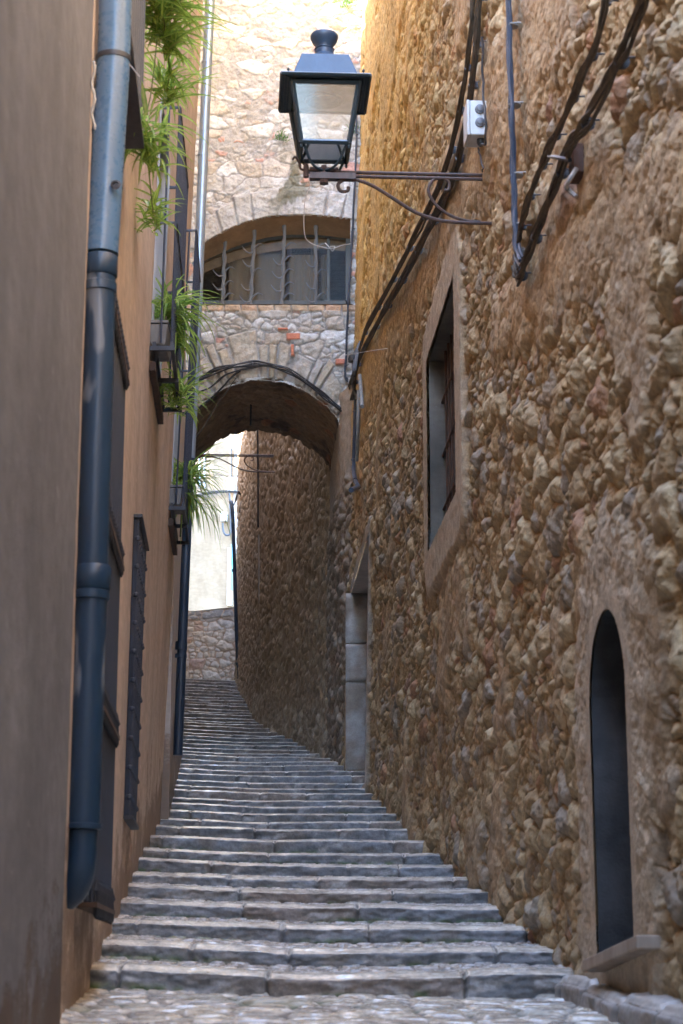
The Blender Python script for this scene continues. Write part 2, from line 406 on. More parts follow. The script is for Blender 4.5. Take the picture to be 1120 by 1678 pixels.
def build_stairs():
    rows_all = []
    allX, allY, allZ, allC = [], [], [], []
    parts = []
    nseg = len(SD)
    t = bpy.data.objects.new('stairs', None)
    Vs, Fs, Cs, Ps = [], [], [], []; base = 0
    for i in range(nseg):
        d = SD[i]; z = SZ[i]
        nd = SD[i + 1] if i + 1 < nseg else d + 5.0
        nz = SZ[i + 1] if i + 1 < nseg else z + .02
        rise_prev = (SZ[i] - SZ[i - 1]) * .70 if i > 0 else .105
        rise_next = (nz - z) * .70 if i + 1 < nseg else 0
        rise_prev = min(rise_prev, .15)
        rise_next = min(rise_next, .15)
        xl, xr = left_x(d) - .05, right_x(d) + .1
        nc = int(max(90, min(300, (xr - xl) / (.0011 * d))))
        xs = np.linspace(xl, xr, nc)
        # profile: riser
        det = max(.35, min(1, 12 / d))
        nr = max(4, int(12 * det)); nn = 4; ns = max(3, int(8 * det)); nt_ = max(6, int(34 * det))
        prof = []
        for k in range(nr): prof.append((0.0, -rise_prev - .03 + (rise_prev + .03 - .036) * k / (nr - 1), 'r'))
        for k in range(1, nn + 1):
            a = R(70) * k / nn; prof.append((.014 * (1 - math.cos(a)), -.036 + .014 * math.sin(a), 'n'))
        prof.append((.030, -.0205, 'n')); prof.append((.065, -.0130, 'n')); prof.append((.10, -.005, 'n'))
        tl = nd - d; slab = min(.30, tl * .35)
        slope = (nz - rise_next - z) / (tl - .085)
        for k in range(1, ns + 1):
            q = .10 + (slab - .10) * k / ns; prof.append((q, slope * (q - .085), 's'))
        for k in range(1, nt_ + 1):
            q = slab + (tl + .06 - slab) * k / nt_; prof.append((q, slope * (q - .085), 't'))
        kinds = np.array([p[2] for p in prof]); PQ = np.array([p[0] for p in prof])[:, None]; PZ = np.array([p[1] for p in prof])[:, None]
        X = np.repeat(xs[None, :], len(prof), 0); Q = np.repeat(PQ, nc, 1); Z = np.repeat(PZ, nc, 1)
        isr = np.isin(kinds, ['r', 'n'])[:, None] & (X > -99); iss = (kinds == 's')[:, None] & (X > -99); ist = (kinds == 't')[:, None] & (X > -99)
        # kerb blocks with irregular joints
        rs = random.Random(100 + i); js = [xl - .2]
        while js[-1] < xr: js.append(js[-1] + rs.uniform(.38, 1.15))
        js = np.array(js); bi = np.clip(np.searchsorted(js, xs) - 1, 0, len(js) - 1)
        rb = np.array([[rs.random() for _ in range(6)] for _ in range(len(js) + 1)])
        jd = np.min(np.abs(xs[None, :] - js[:, None]), 0)
        joint = 1 - sstep(.003, .018, jd + .006 * fbm(xs * 30, xs * 0 + i, 3, 2))
        bz = (rb[bi, 0] - .5) * .010; by = (rb[bi, 1] - .5) * .03
        btilt = (rb[bi, 2] - .5) * .008 * np.sin((xs - js[bi]) * 3)
        fade = min(1.0, 1.0)
        slabm = (isr | iss)
        ep = np.clip((Q - .15) / .1, 0, 1)
        lowz = (fbm(X * 1.1 + i * 7, Q * 0 + i, 5, 3) - .5) * .034
        Zz = Z + lowz + tiltz(X, d) + np.where(slabm, (bz + btilt)[None, :], ((bz + btilt)[None, :]) * .3)
        # worn, rough stone
        rn = fbm(X * 9, Z * 26 + Q * 11 + i * 3.1, 8 + i, 5) - .5; rn2 = fbm(X * 34, Z * 60 + Q * 34 + i * 1.7, 9 + i, 3) - .5
        Yd = np.where(isr, -(rn * .045 + rn2 * .014), 0) + np.where(slabm, by[None, :], 0)
        Zz += np.where(slabm & ~(kinds == 'r')[:, None], rn * .010 + rn2 * .004, 0)
        Zz -= np.where(slabm, joint[None, :] * .014, 0); Yd += np.where(isr, joint[None, :] * .03, 0)
        # cobbles
        F1, F2, rr, _, _ = vor(X / .125 + i * 3.3, Q / .085 + i * 5.1, 60 + i)
        cb = sstep(.03, .38, F2 - F1) * (.55 + .45 * rr[0]); Zz += np.where(ist, (cb - .75) * .030 * (1 if d < 18 else .8), 0)
        # colours
        col = mix3(C(.215, .225, .235) + 0 * X[..., None], C(.15, .148, .143), np.broadcast_to(rb[bi, 3][None, :], X.shape))
        warm = np.broadcast_to((rb[bi, 4] > .8)[None, :] * .5, X.shape); col = mix3(col, C(.30, .215, .15) + 0 * col, warm)
        mott = sstep(.5, .68, fbm(X * 5, Z * 9 + i, 31 + i, 4)); col = mix3(col, C(.20, .165, .13) + 0 * col, mott * .6)
        wh = sstep(.62, .72, fbm(X * 7 + 4, Z * 15 + i * 2, 51 + i, 4)); col = mix3(col, C(.48, .46, .43) + 0 * col, wh * .5 * slabm)
        mossn = sstep(.46, .56, fbm(X * 2.2 + i * 1.9, X * 0 + i * .7, 71, 3))
        mz = np.where(isr, 1 - sstep(-rise_prev, -rise_prev + .035, Z), 0) * mossn * 1.0
        mz = np.maximum(mz, np.where(ist & (Q > tl - .12), .75 * mossn, 0)); mz = mz * sstep(.3, .6, fbm(X * 18, Q * 18 + Z * 18, 77, 3))
        col = np.where(ist[..., None], mix3(C(.16, .135, .11) + 0 * col, mix3(C(.40, .35, .28) + 0 * col, C(.30, .27, .24) + 0 * col, rr[1]), sstep(.05, .25, F2 - F1)), col)
        col = mix3(col, C(.06, .05, .04) + 0 * col, np.where(slabm, joint[None, :] * .85, 0))
        col = mix3(col, C(.065, .11, .025) + 0 * col, mz * .85)
        if d > 40: # browner flight beyond the arch: passage shade put into the colour
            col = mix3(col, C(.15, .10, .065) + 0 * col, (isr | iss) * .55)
        Yw = d + Q + Yd + .02 * np.sin(X * 1.1 + i)
        pol_lit = np.where((Z > -.0235) & slabm, 1.0, 0.0) * (1 - joint[None, :]) + np.where(ist, sstep(.12, .3, F2 - F1) * .9, 0)
        col = mix3(col, C(.78, .70, .57) + 0 * col, pol_lit * .92 * slabm * (1 - .5 * sstep(.5, .7, fbm(X * 6, Q * 9 + i, 88, 3))))  # worn tops paler, with the bright tread-edge light put into the colour
        Ps.append(np.clip(pol_lit, 0, 1).ravel())
        n, m = X.shape
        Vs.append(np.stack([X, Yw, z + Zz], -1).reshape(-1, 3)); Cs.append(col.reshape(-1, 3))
        idx = np.arange(n * m).reshape(n, m) + base
        Fs.append(np.stack([idx[:-1, :-1], idx[:-1, 1:], idx[1:, 1:], idx[1:, :-1]], -1).reshape(-1, 4)); base += n * m
    V = np.concatenate(Vs).astype(np.float32); F = np.concatenate(Fs); CC = np.concatenate(Cs)
    bpy.data.objects.remove(t)
    me = bpy.data.meshes.new('stairs'); me.vertices.add(len(V)); me.vertices.foreach_set('co', V.ravel())
    me.loops.add(F.size); me.loops.foreach_set('vertex_index', F.astype(np.int32).ravel())
    me.polygons.add(len(F)); me.polygons.foreach_set('loop_start', np.arange(0, F.size, 4, dtype=np.int32)); me.update(calc_edges=True)
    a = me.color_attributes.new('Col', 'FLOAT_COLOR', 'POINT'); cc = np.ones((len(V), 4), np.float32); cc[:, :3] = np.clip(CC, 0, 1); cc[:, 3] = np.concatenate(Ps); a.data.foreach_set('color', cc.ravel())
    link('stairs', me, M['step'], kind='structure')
build_stairs()

def build_paving():
    ys = np.concatenate([np.linspace(-6, 4.8, 60), np.linspace(4.85, SD[0] + .05, 520)]); xs = np.linspace(-2.4, 2.4, 420)
    X, Y = np.meshgrid(xs, ys)
    F1, F2, rr, _, _ = vor(X / .21 + .6 * fbm(X * 3, Y * 3, 2, 2), Y / .15 + .6 * fbm(X * 3 + 5, Y * 3, 4, 2), 400)
    cb = sstep(.03, .4, F2 - F1)
    Z = ground_z(Y) + (cb * (.6 + .4 * rr[0]) - .8) * .026 + (fbm(X * 1.2, Y * 1.2, 91, 3) - .5) * .04 + (fbm(X * 30, Y * 30, 92, 3) - .5) * .006
    Z += tiltz(X, SD[0]) * sstep(5, SD[0], Y) * .8
    col = mix3(C(.13, .11, .09) + 0 * X[..., None], mix3(C(.58, .50, .38) + 0 * X[..., None], C(.38, .34, .29) + 0 * X[..., None], rr[1]), sstep(.05, .22, F2 - F1))
    gr = sstep(.58, .68, fbm(X * 2.2, Y * 2.2, 93, 4)) * (1 - cb * .7); col = mix3(col, C(.07, .09, .03) + 0 * col, gr * .8)
    gridmesh('paving', X, Y, Z, col, M['step'], kind='structure', alpha=sstep(.12, .3, F2 - F1) * (1 - gr))
    a = MB(); a.add([(-30, -20, -1.3), (30, -20, -1.3), (30, 8, -1.1), (-30, 8, -1.1)], [(0, 1, 2, 3)])
    a.build('ground', M['step'], kind='structure')
build_paving()

# ------------------------------------------------------------------ right stone house
# openings in (d, world z)
WIN = (14.15, 16.35, EYE + 3.56, EYE + 5.33)
NICHE = (8.12, 8.97, EYE + .05, EYE + 1.16)       # arch springs at top, radius .51
DOOR = (24.6, 29.0, EYE + 2.3, EYE + 5.65)
def rect_dist(u, v, r):
    dx = np.maximum(np.maximum(r[0] - u, u - r[1]), 0); dz = np.maximum(np.maximum(r[2] - v, v - r[3]), 0)
    return np.sqrt(dx * dx + dz * dz)
def niche_dist(u, v):
    cx = .5 * (NICHE[0] + NICHE[1]); r = .5 * (NICHE[1] - NICHE[0])
    a = rect_dist(u, v, NICHE); b = np.maximum(np.hypot(u - cx, v - NICHE[3]) - r, 0)
    return np.where(v > NICHE[3], np.minimum(a, b), a)

stone_house = thing('stone_house', (1.6, 12, 0), 'tall brown rubble stone wall of the house along the right side of the steps', 'wall')
def right_wall():
    nu, nv = 1500, 900
    d0, d1 = 5.0, 31.3
    s = np.linspace(0, 1, nu); D = 1 / ((1 - s) / d0 + s / d1) * .35 + (d0 + (d1 - d0) * s) * .65
    t = np.linspace(0, 1, nv)
    zlo = ground_z(D) - .25; zhi = EYE + D * math.tan(R(30.5)) + .5
    Zg = zlo[None, :] + (zhi - zlo)[None, :] * t[:, None]; U = np.repeat(D[None, :], nv, 0)
    # a few coarse rows up to the roof
    top = (EYE + 9.5 + 6.0 * sstep(12, 12.3, D) + 6.0 * sstep(20, 20.3, D))
    ex = np.linspace(0, 1, 9)[1:]; Ze = zhi[None, :] + (top - zhi)[None, :] * ex[:, None]
    U = np.concatenate([U, np.repeat(D[None, :], 8, 0)]); V = np.concatenate([Zg, Ze])
    zr = V - EYE
    h, mk, r, sub = rubble(U, V, 3, big=(.33, .20), small=(.165, .105), frac=.52, warp=.08)
    # plaster that still covers the stones in places
    wd = rect_dist(U, V, WIN); nd = niche_dist(U, V); dd = rect_dist(U, V, DOOR)
    pn = fbm(U * .9, V * .9, 21, 4)
    up = sstep(5.0, 8.5, zr - .12 * (U - 14)) * sstep(12, 17, U)
    pl = sstep(.60, .72, pn + .16 * up); bury = .55 + .45 * sstep(.35, .6, fbm(U * 1.5, V * 1.5, 29, 3)); bury = bury * (1 - .45 * up)
    # smooth band under the big diagonal cable run
    ca = onR(760, 180); cb = onR(590, 590); lt = np.clip((U - ca.y) / (cb.y - ca.y), -.4, 1); zc = ca.z + (cb.z - ca.z) * lt
    dz = zc - V; band = sstep(-.15, .1, dz) * (1 - sstep(.75, 1.25, dz + .7 * (fbm(U * 2, V * 2, 33, 3) - .5))) * (U > 9)
    pl = np.maximum(pl, band * .95)
    cc2 = onR(1000, 300); z2 = cc2.z + (U - cc2.y) * ((onR(860, 440).z - cc2.z) / (onR(860, 440).y - cc2.y)); dz2 = z2 - V
    pl = np.maximum(pl, .9 * sstep(-.1, .05, dz2) * (1 - sstep(.25, .6, dz2 + .3 * (pn - .5))) * (U < 12.3) * (U > 5))
    wob = .10 * (fbm(U * 5, V * 5, 61, 3) - .5)
    wsur = 1 - sstep(.34, .44, wd + wob); nsur = 1 - sstep(.36, .50, nd + wob * 1.6); dsur = 1 - sstep(.16, .24, dd + wob)
    pl = np.maximum.reduce([pl, wsur, nsur])
    dome = h * .080 * bury
    f1 = fbm(U * 11, V * 14, 81, 4) - .5; f2 = fbm(U * 40, V * 48, 83, 3) - .5
    big = (fbm(U * .55, V * .55, 85, 3) - .5) * .12
    H = dome + f1 * .036 * (1 - .3 * pl) + f2 * .014
    H = H * (1 - pl) + pl * (.050 + f1 * .022 + f2 * .008 + h * .012)
    H = H * (1 - dsur) + dsur * (.06 + f1 * .012)
    H = H * (1 - wsur) + wsur * (.072 + f1 * .010 + f2 * .004)
    rim = 1 - sstep(.07, .15, nd); H = H * (1 - rim) + rim * (.056 + f2 * .003)
    quiet = np.clip(wsur + nsur + dsur, 0, 1)
    H += big * (1 - quiet)
    X = xR(U, zr) - H
    # colours
    mort = mix3(C(.235, .135, .052) + 0 * X[..., None], C(.35, .22, .095), vn(U * 3, V * 3, 7))
    st = mix3(C(.335, .235, .125) + 0 * mort, C(.46, .35, .20) + 0 * mort, r[1])
    st = mix3(st, C(.24, .225, .205) + 0 * st, (r[2] > .75) * .6); st = mix3(st, C(.30, .13, .075) + 0 * st, (r[3] > .95) * .7)
    dust = sstep(.42, .7, fbm(U * 4, V * 5, 15, 4)); st = mix3(st, mort, dust * .45)
    col = mix3(mort, st, mk * (.55 + .45 * bury))
    plc = mix3(C(.42, .285, .155) + 0 * col, C(.33, .235, .14) + 0 * col, sstep(.35, .65, fbm(U * 1.7, V * .9, 25, 4)))
    col = mix3(col, plc, pl * .85)
    col = mix3(col, C(.44, .345, .235) + 0 * col, np.clip(wsur + nsur, 0, 1) * .9); col = mix3(col, C(.37, .33, .28) + 0 * col, dsur * .85)
    gold_glow = sstep(5.0, 9.0, zr - .12 * (U - 16)) * sstep(13, 20, U); col = mix3(col, col * C(1.35, 1.28, .85) + C(.05, .035, .0), gold_glow * .85)  # ochre plaster plus the golden bounced light, put into the colour
    keep = np.ones((U.shape[0] - 1, nu - 1), bool)
    Uc = .5 * (U[:-1, :-1] + U[1:, 1:]); Vc = .5 * (V[:-1, :-1] + V[1:, 1:])
    inside = (rect_dist(Uc, Vc, WIN) <= 0) | (niche_dist(Uc, Vc) <= 0) | (rect_dist(Uc, Vc, DOOR) <= 0)
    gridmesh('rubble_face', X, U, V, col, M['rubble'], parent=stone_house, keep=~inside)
right_wall()
# coarse near end of the same house, and the mass behind
a = MB(); a.add([(1.60, -8, -2), (1.42, 5.02, -2), (1.42, 5.02, EYE + 9.5), (1.60, -8, EYE + 9.5)], [(0, 1, 2, 3)])
a.build('near_wall', M['plaster'], stone_house)
a = MB()
for (y0, y1, zt_) in ((-8, 12.1, 9.5), (12.1, 20.1, 15.5), (20.1, 31.4, 21.5)):
    xa_, xb_ = float(xR(y0, zt_)) - .05, float(xR(y1, zt_)) - .05
    a.hexa([(xa_, y0, EYE + zt_), (xb_, y1, EYE + zt_), (5, y1, EYE + zt_), (5, y0, EYE + zt_)], [(xa_, y0, EYE + zt_ + .15), (xb_, y1, EYE + zt_ + .15), (5, y1, EYE + zt_ + .15), (5, y0, EYE + zt_ + .15)])
    a.add([(float(xR(y0, 5)) + .9, y0, 0), (float(xR(y1, 5)) + .9, y1, 0), (float(xR(y1, 5)) + .9, y1, EYE + zt_), (float(xR(y0, 5)) + .9, y0, EYE + zt_)], [(0, 1, 2, 3)])
a.build('roof', M['plaster'], stone_house)

def opening(r, depth, mats, x_at, label=None, arch=False, nm=('window', 'reveal'), flare=0):
    """reveals of a rectangular or arched opening in the right wall"""
    d0, d1, z0, z1 = r
    prof = [(d0, z0), (d0, z1)]
    if arch:
        cx = .5 * (d0 + d1); rr = .5 * (d1 - d0)
        prof = [(d0, z0)] + [(cx - rr * math.cos(k * math.pi / 16), z1 + rr * math.sin(k * math.pi / 16)) for k in range(17)] + [(d1, z0)]
    else: prof += [(d1, z1), (d1, z0)]
    m = MB(); n = len(prof); pv = []
    for (d, z) in prof:
        x = float(x_at(d, z - EYE)); pv.append((x - .045, d, z)); pv.append((x + depth, d, z))
    fs = [(2 * i, 2 * i + 1, 2 * ((i + 1) % n) + 1, 2 * ((i + 1) % n)) for i in range(n)]
    m.add(pv, fs); return m, prof
# window with a rusty grille
wr, _ = opening(WIN, .62, None, xR)
win = wr.build('window', M['tan_reveal'], stone_house, smooth=False)
b = MB(); xw = 2.0
b.add([(float(xR(WIN[0])) + .55, WIN[0] - .1, WIN[2] - .1), (float(xR(WIN[1])) + .55, WIN[1] + .1, WIN[2] - .1), (float(xR(WIN[1])) + .55, WIN[1] + .1, WIN[3] + .1), (float(xR(WIN[0])) + .55, WIN[0] - .1, WIN[3] + .1)], [(0, 1, 2, 3)])
b.build('shutter', M['dark_inside'], win)  # near-black sheet closing the recess, stands for its unlit depth
b = MB()
for k in range(9):
    d = WIN[0] + .13 + k * (WIN[1] - WIN[0] - .2) / 9; x = float(xR(d, 4.5)) + .075
    b.tube([(x, d, WIN[2] - .02), (x, d, WIN[3] + .02)], .012, 6)
for q in (.22, .5, .78):
    z = WIN[2] + q * (WIN[3] - WIN[2])
    b.tube([(float(xR(WIN[0], 4.5)) + .075, WIN[0] - .02, z), (float(xR(WIN[1], 4.5)) + .075, WIN[1] + .02, z)], .016, 6)
b.build('grille', M['rust'], win)
# arched doorway recess at the front
nr_, prof = opening(NICHE, .75, None, xR, arch=True)
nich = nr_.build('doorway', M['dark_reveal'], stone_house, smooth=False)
b = MB(); pts = [(float(xR(d)) + .7, d, z) for d, z in prof]; b.add(pts, [tuple(range(len(pts)))]); b.build('back_panel', M['dark_inside'], nich)
# far doorway with ashlar jamb
dr, _ = opening(DOOR, .8, None, xR); dw = dr.build('doorway', M['stucco_pale'], stone_house, smooth=False)
b = MB(); b.add([(float(xR(DOOR[0])) + .7, DOOR[0], DOOR[2] - .5), (float(xR(DOOR[1])) + .7, DOOR[1], DOOR[2] - .5), (float(xR(DOOR[1])) + .9, DOOR[1], DOOR[3] + .1), (float(xR(DOOR[0])) + .9, DOOR[0], DOOR[3] + .1)], [(0, 1, 2, 3)])
b.build('door', M['wood'], dw)
zs = [DOOR[2] - .3, 4.5, 5.85, 6.45, DOOR[3]]
for k in range(4):
    z0, z1 = zs[k] + .008, zs[k + 1] - .008; n_, m_ = 24, 14
    uu, vv = np.meshgrid(np.linspace(0, 1, m_), np.linspace(0, 1, n_))
    xx = xR(29.0, 4) - .09 + uu * .8; zz = z0 + (z1 - z0) * vv
    yy = 28.95 - .035 * (sstep(0, .06, vv) * sstep(0, .06, 1 - vv) * sstep(0, .05, uu)) - .05 * fbm(xx * 6, zz * 6, 5 + k, 5)
    cc = mix3(C(.40, .385, .36) + 0 * xx[..., None], C(.28, .24, .20) + 0 * xx[..., None], sstep(.35, .65, fbm(xx * 5, zz * 4, 15 + k, 5)) + .3 * (k % 2) - .1)
    gridmesh('jamb_block', xx, yy, zz, cc, M['slab'], parent=dw)

# ------------------------------------------------------------------ arched bridge house
bridge = thing('bridge_house', (-1, 31, EYE + 3), 'pale rubble stone house spanning the lane on an arch with a barred window', 'house')
FS = FY / 3090.0
def fxz(px, py): p = onF(px, py); return p.x, p.z
ARC = [fxz(*q) for q in [(296, 700), (306, 682), (328, 661), (356, 640), (380, 629), (405, 621.5), (432, 619), (462, 623), (492, 633), (517, 648), (538, 664), (553, 682), (560, 702), (563, 730)]]
WARC = [fxz(*q) for q in [(322, 409), (342, 395), (371, 379), (401, 366), (438, 356.5), (470, 353.5), (505, 353.5), (538, 356), (576, 361), (590, 363)]]
ax = np.array([p[0] for p in ARC]); az = np.array([p[1] for p in ARC]); wx = np.array([p[0] for p in WARC]); wz = np.array([p[1] for p in WARC])
SILL = onF(450, 500).z; WX0, WX1 = onF(322, 500).x, onF(574, 450).x
AC = (onF(436, 780).x, onF(436, 780).z)       # centre for the voussoirs of the arch
WC = (onF(470, 760).x, onF(470, 760).z)
def facade():
    xs = np.linspace(-3.6, .75, 330); z0, z1 = EYE + 6.9, EYE + 18.4
    zs = np.linspace(z0, z1, 800); X, Z = np.meshgrid(xs, zs)
    Xe = np.repeat(xs[None, :], 4, 0); Ze = np.repeat(np.array([EYE + 19, EYE + 20, EYE + 21, EYE + 21.5])[:, None], len(xs), 1)
    X = np.concatenate([X, Xe]); Z = np.concatenate([Z, Ze])
    arch_z = np.interp(X, ax, az, left=-99, right=-99); warch = np.interp(X, wx, wz)
    low = Z < SILL
    h, mk, r, sub = rubble(X, Z, 203, big=(.42, .24), small=(.17, .12), frac=.42, warp=.05)
    h = h * np.where(low, 1.0, .55); amp = np.where(low, .07, .03)
    # above the window: stones sunk in wide mortar
    upm = sstep(EYE + 13.6, EYE + 14.2, Z); cov = sstep(.42, .58, r[0] + .35 * (fbm(X * 6, Z * 6, 207, 3) - .5)); mk2 = mk * (1 - upm * (1 - cov)); 
    # voussoirs
    def ring(cx, cz, inner, thick, nst, seed, X, Z):
        ang = np.arctan2(X - cx, Z - cz); rad = np.hypot(X - cx, Z - cz)
        dist = Z - inner; dist = dist * np.cos(np.clip(ang, -1.1, 1.1)) ** .5
        c = ang * nst; w_ = c + .42 * np.sin(c * 1.7 + seed); k = np.floor(w_); f = w_ - k
        e = np.minimum(f, 1 - f) * (rad / nst) + .03 * (fbm(X * 5, Z * 5, seed + 3, 3) - .5)
        tk = thick * (.75 + .5 * h2(k, k * 0 + 1, seed))
        inside = (dist > 0) & (dist < tk)
        e = np.minimum(e, tk - dist)
        return inside, e, h2(k, k * 0 + 3, seed), h2(k, k * 0 + 4, seed)
    i1, e1, q1, p1 = ring(AC[0], AC[1], arch_z, .72, 8.5, 31, X, Z)
    i1 &= Z < SILL - .1
    i2, e2, q2, p2 = ring(WC[0], WC[1], warch, .58, 9.5, 47, X, Z); i2 &= Z > SILL + .05
    for (ii, e, q) in ((i1, e1, q1), (i2, e2, q2)):
        dm = sstep(.005, .05, e + .02 * (fbm(X * 9, Z * 9, 209, 3) - .5)); h = np.where(ii, dm * (.5 + .6 * q + .5 * (fbm(X * 7, Z * 7, 233, 4) - .5)), h); mk2 = np.where(ii, dm, mk2)
    amp = np.where(i1, .075, amp); amp = np.where(i2, .035, amp)
    # course of thin bricks under the sill
    br = (Z > SILL - .12) & (Z <= SILL); bx = X / .29; fb = np.abs(bx - np.round(bx)) * .29
    dmb = sstep(.004, .015, fb) * sstep(.0, .012, SILL - Z) * sstep(.0, .015, Z - SILL + .12)
    h = np.where(br, dmb, h); mk2 = np.where(br, dmb, mk2); amp = np.where(br, .035, amp)
    f1 = fbm(X * 10, Z * 10, 211, 5) - .5; f2 = fbm(X * 38, Z * 38, 213, 3) - .5
    Y = FY - (h * amp + f1 * .05 + f2 * .016 + mk2 * .012) - .03 * (i2)
    mort = mix3(C(.28, .265, .25) + 0 * X[..., None], C(.36, .35, .335), fbm(X * 2, Z * 2, 215, 3))
    st = mix3(C(.39, .375, .35) + 0 * mort, C(.60, .605, .60) + 0 * mort, r[1]); st = mix3(st, C(.40, .33, .25) + 0 * st, (r[2] > .7) * .6)
    st = mix3(st, C(.46, .21, .15) + 0 * st, (r[3] > .93) * .8)
    st = np.where(i1[..., None], mix3(C(.40, .38, .35) + 0 * st, C(.42, .36, .27) + 0 * st, p1), st)
    st = np.where(i2[..., None], mix3(C(.45, .445, .43) + 0 * st, C(.37, .35, .32) + 0 * st, p2), st)
    st = np.where(br[..., None], mix3(C(.50, .38, .26) + 0 * st, C(.46, .30, .20) + 0 * st, h2(np.round(bx - .5), X * 0, 9)), st)
    col = mix3(mort, st, mk2)
    # two red bricks and a sliver beside the key of the arch
    for (bpx, bpy, bw, bh) in ((464, 541, .17, .05), (481, 553, .24, .11), (480, 575, .06, .2), (558, 594, .16, .10)):
        bxp, bzp = fxz(bpx, bpy); rb_ = (np.abs(X - bxp + .02 * f1) < bw / 2) & (np.abs(Z - bzp) < bh / 2)
        col = np.where(rb_[..., None], C(.50, .19, .12) + 0 * col, col); Y = np.where(rb_, FY - .09 - f1 * .02, Y)
    # dark lichen runs over the window arch
    lx, lz = fxz(475, 310); ln = sstep(.5, .62, fbm(X * 5, Z * 2.5, 219, 4)) * (1 - sstep(.3, 1.0, np.hypot((X - lx) * 1.6, Z - lz)))
    col = mix3(col, C(.10, .10, .06) + 0 * col, ln * .8)
    gl = sstep(.55, .7, fbm(X * 3, Z * 3, 221, 4)); col = mix3(col, C(.30, .27, .22) + 0 * col, gl * .35)
    Zc = .25 * (Z[:-1, :-1] + Z[1:, :-1] + Z[:-1, 1:] + Z[1:, 1:]); Xc = .5 * (X[:-1, :-1] + X[1:, 1:])
    wav = .03 * (fbm(Xc * 9, Zc * 9, 230, 3) - .5) - .05
    ins = (Zc < np.interp(Xc, ax, az, left=-99, right=-99) + wav) | ((Zc > SILL) & (Zc < np.interp(Xc, wx, wz)) & (Xc > WX0) & (Xc < WX1))
    gridmesh('rubble_face', X, Y, Z, col, M['facade'], parent=bridge, keep=~ins)
facade()
# vault under the bridge
def vault():
    k = np.linspace(0, 1, 130); L = np.cumsum(np.concatenate([[0], np.hypot(np.diff(ax), np.diff(az))])); L /= L[-1]
    xa = np.interp(k, L, ax); za = np.interp(k, L, az)
    for _ in range(3): za[1:-1] = (za[:-2] + za[1:-1] * 2 + za[2:]) / 4; xa[1:-1] = (xa[:-2] + xa[1:-1] * 2 + xa[2:]) / 4
    yy = np.linspace(FY - .055, FY + 3.2, 130); K, Y = np.meshgrid(k, yy); Xv = np.interp(K, k, xa) - (Y - FY) * .054; Zv = np.interp(K, k, za)
    nz = (fbm(K * 14, Y * 4, 301, 4) - .5) * .11 * sstep(FY - .05, FY + .12, Y) + (fbm(K * 50, Y * 14, 303, 3) - .5) * .03
    F1, F2, rr, _, _ = vor(K * 16, Y / .3, 305); nz += sstep(0, .3, F2 - F1) * .025
    nz = nz * sstep(0, .08, K) * sstep(0, .05, 1 - K); nz += (Y > FY + 2.9) * (fbm(K * 26, Y * 0, 311, 3) - .5) * .14
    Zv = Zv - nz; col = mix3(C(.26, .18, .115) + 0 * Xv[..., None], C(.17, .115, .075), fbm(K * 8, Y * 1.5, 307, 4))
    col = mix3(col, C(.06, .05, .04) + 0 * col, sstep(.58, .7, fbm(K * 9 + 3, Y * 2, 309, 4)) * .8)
    col = mix3(col, C(.32, .13, .07) + 0 * col, (rr[0] > .95) * .5)
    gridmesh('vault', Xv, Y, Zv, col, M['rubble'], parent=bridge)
vault()
a = MB()
ztop = EYE + 21.5
a.hexa([(-3.8, 31.9, EYE + 10.7), (.9, 31.9, EYE + 10.7), (.9, 34.1, EYE + 10.7), (-3.8, 34.1, EYE + 10.7)], [(-3.8, 31.9, ztop), (.9, 31.9, ztop), (.9, 34.1, ztop), (-3.8, 34.1, ztop)])
a.build('upper_mass', M['plaster'], bridge)
# right pier that carries the vault
def pier():
    v = np.linspace(0, 1, 200); yy = np.linspace(FY - 1.0, FY + 3.25, 130); T, Y = np.meshgrid(v, yy)
    Zp = EYE + 2.6 + T * 6.9
    xb = .0 - (Y - FY) * .075; xt = ARC[-3][0] + .03 - (Y - FY) * .054
    tt = sstep(.45, 1, T); Xp = xb * (1 - tt) + xt * tt; bl = sstep(FY - 1.0, FY + .05, Y); Xp = Xp * bl + (xR(Y, Zp - EYE) + .03) * (1 - bl)
    h, mk, r, sub = rubble(Y, Zp, 501, big=(.36, .2), small=(.16, .09))
    pm = sstep(.74, .80, T + .06 * (fbm(Y * 2, Zp * 2, 503, 3) - .5))
    Xp = Xp - (h * .08 * (1 - pm) + (fbm(Y * 9, Zp * 9, 505, 4) - .5) * .03)
    col = mix3(C(.17, .10, .055) + 0 * Xp[..., None], mix3(C(.32, .27, .21) + 0 * Xp[..., None], C(.24, .19, .14), r[1]), mk); col = mix3(col, C(.33, .26, .19) + 0 * col, pm)
    gridmesh('pier', Xp, Y, Zp, col, M['rubble'], parent=bridge)
pier()
